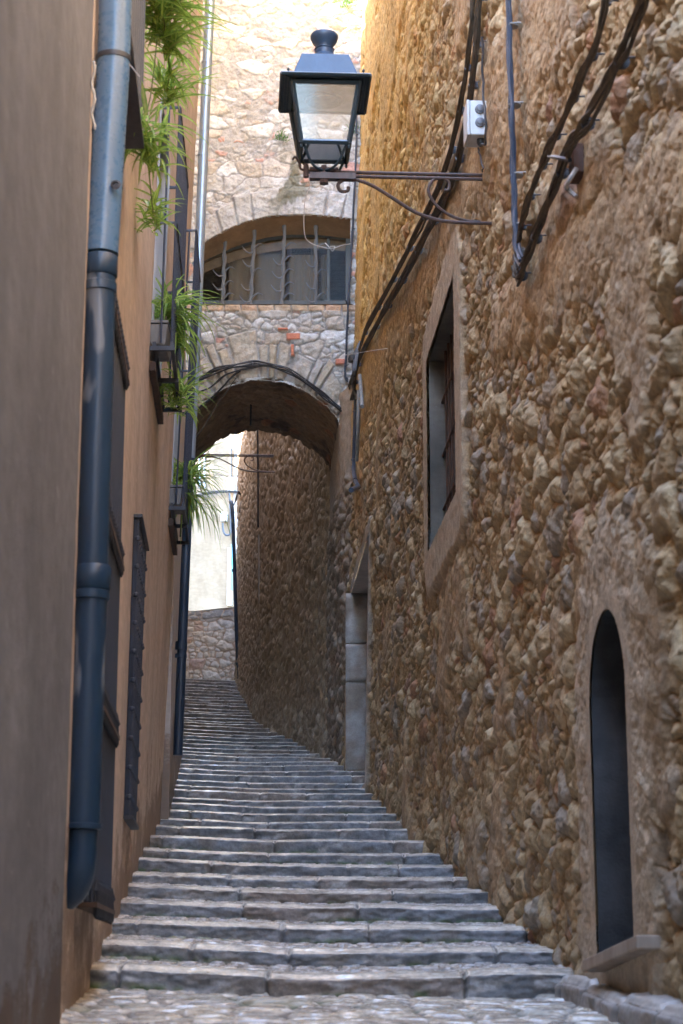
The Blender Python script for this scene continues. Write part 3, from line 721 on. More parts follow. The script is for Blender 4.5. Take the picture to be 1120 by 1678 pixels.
# window of the bridge house
def bridge_window():
    inner = [fxz(*q) for q in [(318, 436), (341, 424), (386, 407), (432, 395), (477, 388.5), (523, 388), (571, 394), (578, 396)]]
    m = MB(); N = 40; xs = np.linspace(WX0 - .05, WX1 + .06, N); zo = np.interp(xs, wx, wz) + .02; zi = np.interp(xs, [p[0] for p in inner], [p[1] for p in inner]) + .0
    # embrasure soffit going back and down to the frame
    vv = [(xs[i], FY - .045, zo[i]) for i in range(N)] + [(xs[i], FY + .3, zo[i] - .10) for i in range(N)] + [(xs[i], FY + .62, zi[i] + .22) for i in range(N)] + [(xs[i], FY + .66, zi[i] - .0 + .05) for i in range(N)]
    ff = [(r_ * N + i, r_ * N + i + 1, (r_ + 1) * N + i + 1, (r_ + 1) * N + i) for r_ in range(3) for i in range(N - 1)]
    m.add(vv, ff)
    m.add([(WX0 - .05, FY - .05, SILL), (WX1 + .05, FY - .05, SILL), (WX1 + .05, FY + .7, SILL - .02), (WX0 - .05, FY + .7, SILL - .02)], [(0, 1, 2, 3)])
    m.add([(WX1 + .015, FY - .03, SILL), (WX1 + .015, FY + .7, SILL), (WX1 + .015, FY + .7, SILL + 2), (WX1 + .015, FY - .03, SILL + 2)], [(0, 1, 2, 3)])
    wnd = m.build('window', M['plaster'], bridge)
    g = FY + .55; f = MB(); 
    zt = lambda x: float(np.interp(x, [p[0] for p in inner], [p[1] for p in inner])) + .26
    pts = [(x, g, zt(x)) for x in np.linspace(WX0, WX1, 24)]; f.tube(pts, .045, 4)
    f.box(((WX0 + WX1) / 2, g, SILL + .24), (WX1 - WX0, .07, .07)); f.box((WX1 - .03, g, SILL + .85), (.09, .07, 1.3))
    for px in (538,): x = onF(px, 480).x; f.box((x, g + .03, (SILL + zt(x)) / 2), (.05, .05, zt(x) - SILL))
    f.build('frame', M['window_metal'], wnd, smooth=False)
    p = MB(); pv = [(x, g + .035, zt(x)) for x in np.linspace(WX0, WX1, 24)]; p.add([(WX1, g + .035, SILL)] + [(WX0, g + .035, SILL)] + pv, [tuple(range(26))]); p.build('pane', M['pane'], wnd, smooth=False)
    c = MB()
    cz = zt(-.9) - .30
    for (x0, x1) in ((-2.0, -1.0), (-.93, -.42), (-.36, -.22)):
        n = 26; xs_ = np.linspace(x0, x1, n); 
        c.add([(x, g + .18 + .012 * math.sin(i * 1.3), SILL - .1) for i, x in enumerate(xs_)] + [(x, g + .18 + .012 * math.sin(i * 1.3), min(cz, zt(x))) for i, x in enumerate(xs_)], [(i, i + 1, n + i + 1, n + i) for i in range(n - 1)])
    c.build('reflection_panel', M['reflection_panel'], wnd)  # tan panels behind the pane imitate the reflections in the glass
    d = MB(); d.add([(WX0 - .2, g + .35, SILL - .2), (WX1 + .2, g + .35, SILL - .2), (WX1 + .2, g + .35, SILL + 2.2), (WX0 - .2, g + .35, SILL + 2.2)], [(0, 1, 2, 3)]); d.build('interior', M['dark_inside'], wnd)
    # bars with thorn hooks
    for bi, (xb, xt_, yt) in enumerate(((363, 367, 408), (409, 416, 390), (461, 466, 374), (517, 518, 378))):
        s = MB(); z0 = SILL - .02; x0 = onF(xb, 500).x; x1 = onF(xt_, yt).x; z1 = float(np.interp(x1, wx, wz)) - .06; yb = FY + .28
        n = 14; rr = random.Random(bi)
        cp = [Vector((x0 + (x1 - x0) * i / n + .008 * math.sin(i * 2 + bi), yb, z0 + (z1 - z0) * i / n)) for i in range(n + 1)]
        s.tube(cp, [.036 + .009 * math.sin(i * 1.9) for i in range(n + 1)], 6)
        zz = z0 + .22; side = 1
        while zz < z1 - .35:
            t_ = (zz - z0) / (z1 - z0); bx_ = x0 + (x1 - x0) * t_
            for sd in (side, -side) if rr.random() < .35 else (side,):
                L_ = rr.uniform(.16, .21); hk = [Vector((bx_ + sd * L_ * q, yb - .05 * math.sin(q * 3) * 1, zz + .10 * (math.sin(q * 2.4) - .05) - (.07 if q > .8 else 0) * 0 + .03 * q * q)) for q in (0, .15, .35, .6, .85, 1)]
                if sd < 0: hk = [Vector((h_.x, h_.y, zz - .02 + (q_ ** 2) * .10 - .06 * math.sin(q_ * 3.1))) for h_, q_ in zip(hk, (0, .15, .35, .6, .85, 1))]
                s.tube(smooth_path(hk, 3), [.021 * (1 - .72 * i / 15) for i in range(16)], 6)
            side = -side; zz += rr.uniform(.2, .27)
        s.build('bar', M['bar_metal'], wnd)
bridge_window()
# iron hook in the vault
a = MB(); p0 = P(411, 683, 32.4); a.tube([p0 + Vector((0, 0, .25)), p0, p0 + Vector((.0, 0, -.16))], .018, 6); a.build('hook', M['iron'], bridge)

# ------------------------------------------------------------------ wall and buildings beyond the arch
beyond = thing('passage_wall', (-1.2, 40, EYE + 5), 'dark rough brown wall curving left beyond the arch', 'wall')
def passage_wall():
    pts = smooth_path([Vector((x, d, 0)) for d, x in [(33.6, .5), (34.15, .02), (34.5, -.33)] + RP[2:-1]], 24)
    pd = np.array([p.y for p in pts]); px_ = np.array([p.x for p in pts]); s = np.cumsum(np.concatenate([[0], np.hypot(np.diff(pd), np.diff(px_))]))
    ss = np.linspace(0, s[-1], 620); zz = np.linspace(EYE + 2.6, EYE + 20, 620); S, Z = np.meshgrid(ss, zz)
    Dp = np.interp(S, s, pd); Xp = np.interp(S, s, px_); tx = np.gradient(np.interp(ss, s, px_)) / np.gradient(ss); ty = np.gradient(np.interp(ss, s, pd)) / np.gradient(ss)
    nx = -ty[None, :]; ny = tx[None, :]
    h, mk, r, sub = rubble(S, Z, 601, big=(.34, .26), small=(.17, .13), frac=.6, warp=.10)
    rough = sstep(EYE + 4.6, EYE + 6.4, Z + .8 * (fbm(S * .8, Z * .8, 607, 3) - .5) - .12 * (S - 8))
    fine = fbm(S * 6, Z * 3.0, 603, 5) - .5; F1, F2, rr, _, _ = vor(S / .15 + .8 * fbm(S * 4, Z * 4, 611, 3), Z / .24 + .8 * fbm(S * 4, Z * 4, 613, 3), 605, 1.0)
    H = (h * .09) * (1 - rough) + rough * (sstep(0, .5, F2 - F1) * .045 * (rr[0] > .35)) + fine * .10
    X = Xp + nx * H; Y = Dp + ny * H
    col = mix3(C(.22, .15, .09) + 0 * X[..., None], C(.36, .27, .175), fbm(S * 3, Z * 2, 609, 4))
    col = mix3(col, mix3(C(.29, .22, .145) + 0 * col, C(.44, .37, .28) + 0 * col, r[1]), mk * (1 - rough) * .8)
    gridmesh('rough_face', X, Y, Z, col, M['pebble'], parent=beyond)
passage_wall()

low = thing('garden_wall', (-4, 56, SZ[-1]), 'low sunlit rubble wall closing the top of the steps', 'wall')
def low_wall():
    x0, x1 = -8.0, -1.0; xs = np.linspace(x0, x1, 430); z0 = SZ[-1] - .4; zs = np.linspace(0, 1, 170); X, T = np.meshgrid(xs, zs)
    ztop = P(345, 1001, 56).z + .12 * sstep(-4.4, -2.8, X) + .05 * (fbm(X * 4, X * 0, 701, 3) - .5); Z = z0 + (ztop - z0) * T
    h, mk, r, sub = rubble(X, Z, 703, big=(.46, .30), small=(.22, .16), frac=.45, warp=.07)
    cap = T > .90; Y = 56 - h * .09 - (fbm(X * 9, Z * 9, 705, 4) - .5) * .04 - cap * .03
    col = mix3(C(.52, .38, .26) + 0 * X[..., None], mix3(C(.72, .60, .45) + 0 * X[..., None], C(.66, .62, .56), r[1]), mk); col = mix3(col, C(.5, .27, .17) + 0 * col, (r[3] > .9) * .6 * mk)
    col = mix3(col, C(.30, .28, .26) + 0 * col, cap * mk * .8)
    gridmesh('rubble_face', X, Y, Z, col, M['facade'], parent=low)
    ys = np.linspace(0, .5, 8); Xc, Q = np.meshgrid(xs, ys); zt = P(345, 1001, 56).z + .12 * sstep(-4.4, -2.8, Xc) + .05 * (fbm(Xc * 4, Xc * 0, 701, 3) - .5)
    gridmesh('coping', Xc, 55.93 + Q, zt - .004 - .02 * Q, C(.4, .37, .33) + 0 * Xc[..., None], M['facade'], parent=low)
low_wall()
far = thing('cream_house', (-4, 60, SZ[-1] - .5), 'sunlit cream rendered house far beyond the arch', 'house')
a = MB(); a.box((-7, 63.5, EYE + 11), (16, 7, 24)); a.build('wall', M['cream'], far)
def quoin():
    z = np.linspace(EYE + 13, EYE + 19, 120); x0 = P(384, 760, 60).x; x1 = P(397, 760, 60).x + .3; xs = np.linspace(x0, x1, 30); X, Z = np.meshgrid(xs, z)
    e = np.minimum(np.abs((Z / .42) - np.round(Z / .42)) * .42, 1); Y = 59.93 - .02 * sstep(.0, .03, e) - .02 * fbm(X * 8, Z * 8, 5, 3)
    gridmesh('quoin', X, Y, Z, mix3(C(.40, .40, .42) + 0 * X[..., None], C(.30, .29, .29), fbm(X * 3, Z * 3, 7, 3)) * (.6 + .4 * sstep(0, .02, e))[..., None], M['slab'], parent=far)
quoin()
a = MB(); a.box((-11, 60, EYE + 9), (3, 9, 22)); a.build('side_sky_blocker', M['cream'], far)  # unseen block added to keep sky light off the far house
for px in (327, 335):
    a = MB(); a.tube([P(px, 700, 59.9), P(px, 800, 59.9)], .028, 6); a.build('service_pipe', M['galv'], far)
a = MB(); a.tube([P(379, 735, 59.9), P(379, 785, 59.9)], .04, 6); a.build('service_pipe', M['cable'], far)
# window strip with blue frame at its right end
a = MB(); a.box(tuple(P(377, 945, 59.96)), (.16, .1, 1.9)); a.build('window_frame', M['box_white'], far, smooth=False)
a = MB(); a.box(tuple(P(379.5, 930, 59.90)), (.07, .05, 1.5)); a.build('window_glass', paint_mat('blue_glass', (.12, .42, .55), (.2, .5, .6), .2), far, smooth=False)

def gbox(px0, py0, px1, py1, d, depth, name, mat, label, cat, group=None):
    c0 = P(px0, py1, d); c1 = P(px1, py0, d); cc = (c0 + c1) / 2
    t = thing(name, (cc.x, d, c0.z), label, cat, group)
    w_, h_ = c1.x - c0.x, c1.z - c0.z
    a = MB(); a.box((cc.x, d - depth / 2, cc.z), (w_, depth, h_)); a.build('case', mat, t, bevel=.01)
    a = MB(); a.box((cc.x, d - depth - .008, cc.z), (w_ * .9, .016, h_ * .92)); a.build('cover', mat, t, bevel=.006)
    return t
gbox(373, 784, 384, 806, 59.9, .16, 'meter_box', M['box_white'], 'white electrical box with cables on the cream house', 'electrical box')
gbox(362, 840, 373, 855, 59.9, .10, 'meter_box', M['box_white'], 'smaller white box above a cable loop on the cream house', 'electrical box')
a = MB()
for k in range(2): a.tube(smooth_path([P(318, 812 + 2 * k, 59.8), P(345, 806 + 2.5 * k, 59.7), P(372, 804 + 2 * k, 59.75), P(392, 806 + k, 59.8)], 5), .03, 6)
a.build('wall_cable', M['cable'], origin=P(318, 812, 59.8), label='two black cables running level across the cream house', cat='cable')
a = MB(); a.tube(smooth_path([P(365, 857, 59.78), P(366, 870, 59.78), P(371, 877, 59.78), P(378, 872, 59.78), P(378, 840, 59.78), P(376, 808, 59.78)], 6), .035, 6)
a.build('cable_loop', M['cable_blue'], origin=P(371, 877, 59.7), label='grey cable hanging in a U loop below the white boxes', cat='cable')
a = MB(); a.tube(smooth_path([P(322, 768, 55), P(345, 772, 55), P(370, 780, 55), P(392, 779, 55)], 5), .008, 5); a.tube(smooth_path([P(322, 774, 55), P(350, 778, 55), P(392, 781, 55)], 5), .008, 5)
a.build('overhead_wire', M['cable'], origin=P(322, 768, 55), label='thin sagging wires across the lane beyond the arch', cat='wire')
# leaning downpipe at the corner beyond the arch
dp = thing('downpipe', P(393, 1122, 53.2), 'slender slate-grey downpipe at the wall corner beyond the arch', 'drainpipe')
a = MB(); a.tube(smooth_path([P(378, 822, 52.8), P(381, 835, 52.6), P(385, 940, 52.8), P(388.5, 1050, 53), P(393.5, 1124, 53.2)], 6), .055, 10); a.build('tube', M['pipe_slate'], dp)
for (x, y) in ((384, 932), (390.3, 1085)): a = MB(); a.tube([P(x, y, 52.85), P(x + .3, y + 5, 52.87)], .075, 10); a.build('collar', M['pipe_slate'], dp)
a = MB()
for k in range(3): a.tube(smooth_path([P(384 + 2 * k, 828 - 4 * k, 52.4), P(388 + k, 812 - 3 * k, 52.4), P(393, 808, 52.5), P(397, 816 + 3 * k, 52.6), P(392 + k, 840, 52.6)], 6), .02, 6)
a.build('cable_coil', M['cable_dusty'], origin=P(390, 830, 52.4), label='coil of dusty cables at the wall corner beyond the arch', cat='cable')

for pts, lb in (([(423, 705, 42.6), (424, 780, 42.6), (424, 868, 42.6)], 'dark thin conduit high on the brown wall beyond the arch'), ([(425, 880, 42.7), (425, 940, 42.8), (426, 992, 42.9)], 'pale thin conduit low on the brown wall beyond the arch')):
    a = MB(); a.tube([P(*q) - Vector((.0, .25, 0)) for q in pts], .022, 6); a.build('wall_conduit', M['cable'] if 'dark' in lb else M['wire'], origin=P(*pts[-1]), label=lb, cat='conduit')
# ------------------------------------------------------------------ left side
near_house = thing('plaster_house', (-1.1, 5, 0), 'nearest grey-brown stuccoed house at the left edge', 'house')
def left_near():
    d = np.concatenate([np.linspace(-8, 4, 20), np.linspace(4.05, 7.72, 260)]); z = np.concatenate([np.linspace(-1.5, 8.5, 500), np.linspace(8.52, EYE + 7.0, 3)]); Dd, Z = np.meshgrid(d, z)
    X = xL1(Dd) + .012 * (fbm(Dd * 1.5, Z * .8, 801, 3) - .5) + .0035 * (fbm(Dd * 18, Z * 18, 803, 3) - .5) - .05 * sstep(7.66, 7.72, Dd) ** 2
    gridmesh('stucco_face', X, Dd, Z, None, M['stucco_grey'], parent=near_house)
    a = MB(); x1 = float(xL1(7.72)) - .045
    a.add([(x1, 7.72, -1.5), (x1 - 1.2, 7.72, -1.5), (x1 - 1.2, 7.72, EYE + 7.0), (x1, 7.72, EYE + 7.0)], [(0, 1, 2, 3)]); a.build('corner_return', M['stucco_grey'], near_house)
    a = MB(); a.hexa([(-.2, -8, EYE + 7.0), (-1.05, 7.7, EYE + 7.0), (-5, 7.7, EYE + 7.0), (-5, -8, EYE + 7.0)], [(-.2, -8, EYE + 7.1), (-1.05, 7.7, EYE + 7.1), (-5, 7.7, EYE + 7.1), (-5, -8, EYE + 7.1)]); a.build('eaves', M['plaster'], near_house)
left_near()
peach = thing('peach_house', (-1.6, 14, 1), 'peach stuccoed house with grilles and planted balconies on the left', 'house')
LTOP = EYE + 14.2
# window openings on the peach house (d0, d1, z0, z1)
LW = [(8.4, 9.7, EYE + .3, EYE + 3.0), (12.4, 13.2, EYE + .95, EYE + 2.9), (13.6, 14.9, EYE + 4.55, EYE + 6.6), (17.7, 18.7, EYE + 4.3, EYE + 6.6), (8.45, 9.7, EYE + 4.5, EYE + 6.5)]
def left_far():
    d = np.linspace(7.6, 19.2, 700); z = np.concatenate([np.linspace(0, 11.5, 600), np.linspace(12, LTOP, 8)]); Dd, Z = np.meshgrid(d, z)
    Z = np.where(Z > 11.6, 11.6 + (Z - 11.6) * (.0 + 1.0 * sstep(11.9, 12.1, Dd)), Z)
    X = xL2(Dd, Z - EYE) + .014 * (fbm(Dd * 1.2, Z * .8, 811, 3) - .5) + .004 * (fbm(Dd * 16, Z * 16, 813, 3) - .5)
    Dc = .5 * (Dd[:-1, :-1] + Dd[1:, 1:]); Zc = .5 * (Z[:-1, :-1] + Z[1:, 1:]); ins = np.zeros(Dc.shape, bool)
    for r in LW: ins |= rect_dist(Dc, Zc, r) <= 0
    gridmesh('stucco_face', X, Dd, Z, None, M['stucco_peach'], parent=peach, keep=~ins)
    a = MB(); f = lambda z_: float(xL2(19.2, z_ - EYE))
    a.add([(f(0), 19.2, 0), (f(0) - 2.5, 19.2, 0), (f(LTOP) - 2.5, 19.2, LTOP), (f(LTOP), 19.2, LTOP)], [(0, 1, 2, 3)]); a.build('end_wall', M['stucco_pale'], peach)
    a = MB(); a.hexa([(-1.2, 12, LTOP), (-1.5, 20.5, LTOP), (-6, 20.5, LTOP), (-6, 12, LTOP)], [(-1.2, 12, LTOP + .1), (-1.5, 20.5, LTOP + .1), (-6, 20.5, LTOP + .1), (-6, 12, LTOP + .1)]); a.hexa([(-1.1, 7.7, 11.6), (-1.3, 12, 11.6), (-6, 12, 11.6), (-6, 7.7, 11.6)], [(-1.1, 7.7, 11.7), (-1.3, 12, 11.7), (-6, 12, 11.7), (-6, 7.7, 11.7)]); a.build('eaves', M['plaster'], peach)
    for r in LW:
        m = MB(); vv = []
        for (dd, zz) in ((r[0], r[2]), (r[0], r[3]), (r[1], r[3]), (r[1], r[2])):
            x = float(xL2(dd, zz - EYE)); vv += [(x + .015, dd, zz), (x - .35, dd, zz)]
        m.add(vv, [(2 * i, 2 * i + 1, (2 * i + 3) % 8, (2 * i + 2) % 8) for i in range(4)]); wnd = m.build('window', M['shutter'], peach, smooth=False)
        b = MB(); x = float(xL2(r[0], r[2] - EYE)) - .22
        b.add([(x, r[0], r[2]), (float(xL2(r[1], r[2] - EYE)) - .22, r[1], r[2]), (float(xL2(r[1], r[3] - EYE)) - .22, r[1], r[3]), (float(xL2(r[0], r[3] - EYE)) - .22, r[0], r[3])], [(0, 1, 2, 3)]); b.build('shutter', M['wood'], wnd, smooth=False)
left_far()
# shaded house of grey render between the peach house and the arch, set back
side = thing('set_back_house', (-3, 26, 3), 'pale rendered wall set back behind the tall downpipe', 'house')
a = MB(); zt = EYE + 8.6
a.add([(-1.742, 19.22, 1), (-2.775, 33, 2), (-2.775, 33, zt), (-1.742, 19.22, zt)], [(0, 1, 2, 3)])
a.add([(-2.775, 33, 2), (-3.88, 46, 2), (-3.88, 46, EYE + 17), (-2.775, 33, EYE + 17)], [(0, 1, 2, 3)])
a.add([(-3.88, 46, 2), (-4.72, 56, 2), (-4.72, 56, EYE + 16), (-3.88, 46, EYE + 16)], [(0, 1, 2, 3)])
a.add([(-2.95, 30.8, zt - .1), (-2.95, 34.5, zt - .1), (-2.95, 34.5, EYE + 18.5), (-2.95, 30.8, EYE + 18.5)], [(0, 1, 2, 3)])  # unseen sheet added to block sun slipping in beside the bridge
a.add([(-3.0, 19.22, 1), (-1.742, 19.22, 1), (-1.742, 19.22, zt), (-3.0, 19.22, zt)], [(0, 1, 2, 3)])
a.build('wall', M['stucco_pale'], side)
a = MB(); a.hexa([(-2.1, 19.25, zt - .05), (-3.2, 31.2, zt - .05), (-6, 31.2, zt - .05), (-6, 20.6, zt - .05)], [(-2.0, 19.25, EYE + 19.1), (-3.0, 31.2, EYE + 19.1), (-6, 31.2, EYE + 19.1), (-6, 19.25, EYE + 19.1)]); a.build('upper_wall', M['stucco_pale'], side)

a = MB(); xx_ = lambda d_, z_: float(xL2(d_, z_)) - .38
for (y0, y1, zt_) in ((7.75, 12.0, 9.9), (12.0, 19.15, 14.1)):
    a.add([(xx_(y0, -1), y0, 0), (xx_(y1, -1), y1, 0), (xx_(y1, zt_), y1, EYE + zt_), (xx_(y0, zt_), y0, EYE + zt_)], [(0, 1, 2, 3)])
a.build('leak_backing', M['dark_inside'], peach)  # added dark backing, stops sky light showing through the window gaps
rear = thing('rear_sky_blocker', (0, -9, 0), 'added unseen block behind the viewer that cuts low sky light on the risers', 'house')
a = MB(); a.box((0, -11, EYE + 1.5), (14, 4, 12)); a.build('wall', M['stucco_grey'], rear)  # added out of view to cut low sky light on the risers
# ---- pipes
pn = thing('drainpipe', P(130, 1462, 8.1), 'thick drainpipe, blue-grey above and navy below, at the near left corner', 'drainpipe')
PD = 8.12
cl = [P(192, -60, PD), P(189, 0, PD), P(186, 100, PD), P(176, 260, PD), P(166.5, 416, PD)]
a = MB(); a.tube(smooth_path(cl, 5), .0775, 28); a.build('upper_tube', M['pipe_blue'], pn)
cl2 = [P(165, 420, PD), P(161, 600, PD), P(156, 760, PD), P(151.5, 930, PD), P(145.5, 1100, PD), P(139, 1290, PD), P(137, 1360, PD)]
a = MB(); a.tube(smooth_path(cl2, 5), .070, 28); a.build('lower_tube', M['pipe_navy'], pn)
a = MB(); a.tube(smooth_path([P(137, 1356, PD), P(135, 1400, PD), P(131, 1432, PD), P(122, 1456, PD + .02), P(108, 1470, PD + .05)], 6), .062, 24); a.build('elbow', M['pipe_navy'], pn)
for (x, y, h_, r_) in ((165.5, 420, 34, .079), (164, 464, 16, .078), (152.5, 928, 40, .080), (150, 968, 16, .079), (137.5, 1350, 10, .078)):
    q0, q1 = P(x, y, PD), P(x - .035 * h_, y + h_, PD)
    ax_ = (q1 - q0); a = MB(); a.tube([q0, q0 + ax_ * .08, q0 + ax_ * .92, q1], [r_ * .93, r_, r_, r_ * .93], 28); a.build('collar', M['pipe_navy'], pn)
a = MB(); q = P(186, 97, PD); a.tube([q + Vector((0, 0, -.012)), q + Vector((0, 0, .012))], .082, 28); a.build('clamp', M['iron'], pn)
a = MB(); q = P(190, 303, PD - .078); a.lathe([(.0, 0), (.020, 0), (.024, .006), (.014, .008), (.012, .002), (0, .002)], q, 14, Matrix.Rotation(R(90), 3, 'X')); a.build('plug', M['iron'], pn)
# twist tie and string hanging from the clamp
a = MB(); q = P(153, 100, 7.62)
b_ = MB(); b_.tube(smooth_path([P(212, 104, PD - .06), P(220, 114, PD - .08), P(229, 125, PD - .09)], 4), .003, 5); b_.build('tie_end', M['wire'], pn)
pts = [P(153 + 2.5 * math.sin(k * .9), 100 + k * 7, 7.62) for k in range(17)]; a.tube(pts, [.005 + .003 * (k % 2) for k in range(17)], 6)
a.build('string', M['wire'], origin=q, label='frayed pale string hanging from the clamp of the thick drainpipe', cat='string')

pg = thing('drainpipe', P(292, 1237, 21.2), 'slim tall pipe, shiny galvanised above and slate-blue below, by the plants', 'drainpipe')
GD = 21.2
a = MB(); a.tube(smooth_path([P(346, -60, GD), P(344.5, 0, GD), P(340, 100, GD), P(331, 310, GD), P(321, 560, GD), P(314, 700, GD), P(311.5, 755, GD)], 4), .060, 18); a.build('upper_tube', M['galv'], pg)
a = MB(); a.tube(smooth_path([P(311.5, 750, GD), P(306, 880, GD), P(299, 1050, GD), P(293, 1200, GD), P(291.5, 1238, GD)], 4), .054, 18); a.build('lower_tube', M['pipe_slate'], pg)
for (x, y) in ((338.5, 100), (332, 252), (324, 430)): a = MB(); q0 = P(x + .7, y, GD); a.tube([q0, q0 + Vector((-.002, 0, -.03))], .064, 18); a.build('joint', M['galv'], pg)
for (x, y, h_) in ((311.2, 752, 12), (297.5, 1052, 13), (296.7, 1072, 6)): a = MB(); q0 = P(x, y, GD); q1 = P(x - .04 * h_, y + h_, GD); a.tube([q0, q1], .068, 18); a.build('collar', M['pipe_slate'], pg)

# ---- tall window grilles on the ground floor
def lp(d, zr, off): return Vector((float(xL2(d, zr)) + off, d, EYE + zr))
def reja(d0, d1, z0, z1, bands, off, nb, label, knobs=False, comb=True):
    t = thing('window_grille', lp(d0, z0, 0), label, 'window grille', 'tall iron window grilles on the peach house')
    for k in range(nb):
        d = d0 + (d1 - d0) * k / (nb - 1); a = MB()
        a.tube([lp(d, z0 + .02, off), lp(d, (z0 + z1) / 2, off), lp(d, z1 - .02, off)], .011, 6)
        if knobs:
            zz = z0 + .15
            while zz < z1 - .05: q = lp(d, zz, off); a.lathe([(.004, -.02), (.02, -.012), (.024, 0), (.02, .012), (.004, .02)], q, 8); zz += .19
        a.build('bar', M['rail'], t)
    for sgn, dd in ((0, d0), (0, d1)):
        a = MB()
        for f_ in (.35, .7): a.tube([lp(dd, z0 + .02, off * f_), lp(dd, z1 - .02, off * f_)], .011, 6)
        a.build('side_bar', M['rail'], t)
    for i, z in enumerate(bands):
        a = MB(); c0, c1 = lp(d0 - .03, z, 0), lp(d1 + .03, z, 0)
        o1 = Vector((off + .03, 0, 0)); u = Vector((0, 0, .022))
        if comb or i in (0, len(bands) - 1): a.hexa([c0, c1, c1 + o1, c0 + o1], [c0 + u, c1 + u, c1 + o1 + u, c0 + o1 + u])
        else: a.tube([c0 + o1 - Vector((.03, 0, 0)), c1 + o1 - Vector((.03, 0, 0))], .012, 6)
        b_ = a.build('shelf_band', M['wood'] if comb else M['iron'], t, smooth=False)
        if comb:
            n = 14
            for k in range(n):
                s = MB(); q = lp(d0 + (d1 - d0) * (k + .5) / n, z, off + .018); s.lathe([(.012, .02), (.009, .06), (.017, .075), (.012, .09), (.001, .13)], q, 6)
                s.lathe([(.001, -.05), (.012, -.03), (.011, .02)], q, 6)
                s.build('spike', M['iron'], b_)
    return t
reja(8.5, 9.72, .24, 3.06, (.25, 1.13, 2.02, 3.04), .075, 13, 'tall dark window grille with spiked bands just behind the thick drainpipe')
reja(12.3, 13.3, .91, 2.93, (.92, 2.91), .03, 9, 'narrow tall knobbed window grille between the two drainpipes', knobs=True, comb=False)

# ---- balconies
def balcony(d0, d1, zf, zt, off, label, mids=(), nb=9, solid=False):
    t = thing('balcony', lp(d0, zf, 0), label, 'balcony', 'iron balconies on the peach house')
    u = Vector((0, 0, .035))
    if solid:
        a = MB(); c0, c1 = lp(d0, zf - .05, -.02), lp(d1, zf - .05, -.02); o1 = Vector((off + .04, 0, 0)); a.hexa([c0, c1, c1 + o1, c0 + o1], [c0 + u, c1 + u, c1 + o1 + u, c0 + o1 + u])
        a.build('floor_plate', M['iron'], t, smooth=False)
    else:
        a = MB()
        for f_ in (.12, .95): c0, c1 = lp(d0, zf - .035, off * f_), lp(d1, zf - .035, off * f_); o1 = Vector((.028, 0, 0)); a.hexa([c0, c1, c1 + o1, c0 + o1], [c0 + u, c1 + u, c1 + o1 + u, c0 + o1 + u])
        for dd in (d0, (d0 + d1) / 2, d1): c0, c1 = lp(dd - .015, zf - .072, 0), lp(dd + .015, zf - .072, 0); o1 = Vector((off + .03, 0, 0)); a.hexa([c0, c1, c1 + o1, c0 + o1], [c0 + u, c1 + u, c1 + o1 + u, c0 + o1 + u])
        a.build('floor_frame', M['iron'], t, smooth=False)
    a = MB(); e0, e1 = lp(d0 + .05, zf - .14, .0), lp(d1 - .1, zf - .14, .0)
    w_ = Vector((.045, 0, 0)); h_ = Vector((0, 0, -.07)); a.hexa([e0, e1, e1 + w_, e0 + w_], [e0 + h_, e1 + h_, e1 + w_ + h_, e0 + w_ + h_]); a.build('joist', M['wood'], t, smooth=False)
    for k in range(nb):
        d = d0 + .03 + (d1 - d0 - .06) * k / (nb - 1); a = MB(); a.tube([lp(d, zf, off), lp(d, (zf + zt) / 2, off), lp(d, zt, off)], .0095, 6); a.build('baluster', M['rail'], t)
    for dd in (d0 + .03, d1 - .03):
        for f_ in (.5,):
            a = MB(); a.tube([lp(dd, zf, off * f_), lp(dd, zt, off * f_)], .0095, 6); a.build('baluster', M['rail'], t)
    for z in (zt,) + tuple(mids):
        a = MB(); a.tube([lp(d0 + .03, z, 0), lp(d0 + .03, z, off), lp(d1 - .03, z, off), lp(d1 - .03, z, 0)], .014, 6); a.build('handrail' if z == zt else 'mid_rail', M['iron'], t)
    return t
BA = dict(d0=13.45, d1=15.05, zf=4.54, zt=6.45)
BB = dict(d0=17.55, d1=19.15, zf=4.28, zt=7.05)
BC = dict(d0=10.4, d1=12.55, zf=6.2, zt=7.2)
balcony(13.45, 15.05, 4.54, 6.45, .16, 'tall iron balcony cage in the middle, planter with trailing spider plant on its floor', (5.5,))
balcony(17.45, 18.95, 4.28, 7.05, .13, 'farthest iron balcony cage, low spider plant hanging beside the slim pipe', (5.6, 6.3))
def bracket_step(): pass
balcony(8.35, 9.8, 4.49, 5.5, .125, 'topmost near iron balcony, dark underside beside the thick drainpipe', solid=True)

def planter(d, zf, off, label, L_=.42):
    t = lp(d, zf, off); a = MB()
    w0, w1, h_ = .055, .075, .16
    b0 = [t + Vector((-w0, -L_ / 2, 0)), t + Vector((w0, -L_ / 2, 0)), t + Vector((w0, L_ / 2, 0)), t + Vector((-w0, L_ / 2, 0))]
    b1 = [t + Vector((-w1, -L_ / 2 - .02, h_)), t + Vector((w1, -L_ / 2 - .02, h_)), t + Vector((w1, L_ / 2 + .02, h_)), t + Vector((-w1, L_ / 2 + .02, h_))]
    th = thing('planter', t, label, 'planter', 'troughs of spider plants on the balconies'); a.hexa(b0, b1); a.build('trough', M['pot'], th, bevel=.008, smooth=False)
    r_ = MB(); up_ = Vector((0, 0, .02))
    r_.hexa([p + (p - t) * .04 for p in b1], [p + (p - t) * .04 + up_ for p in b1]); r_.build('rim', M['pot'], th, smooth=False); return t
planter(13.75, 4.545, .065, 'grey planter trough on the middle balcony floor')
planter(17.75, 4.285, .06, 'grey planter trough on the farthest balcony floor')

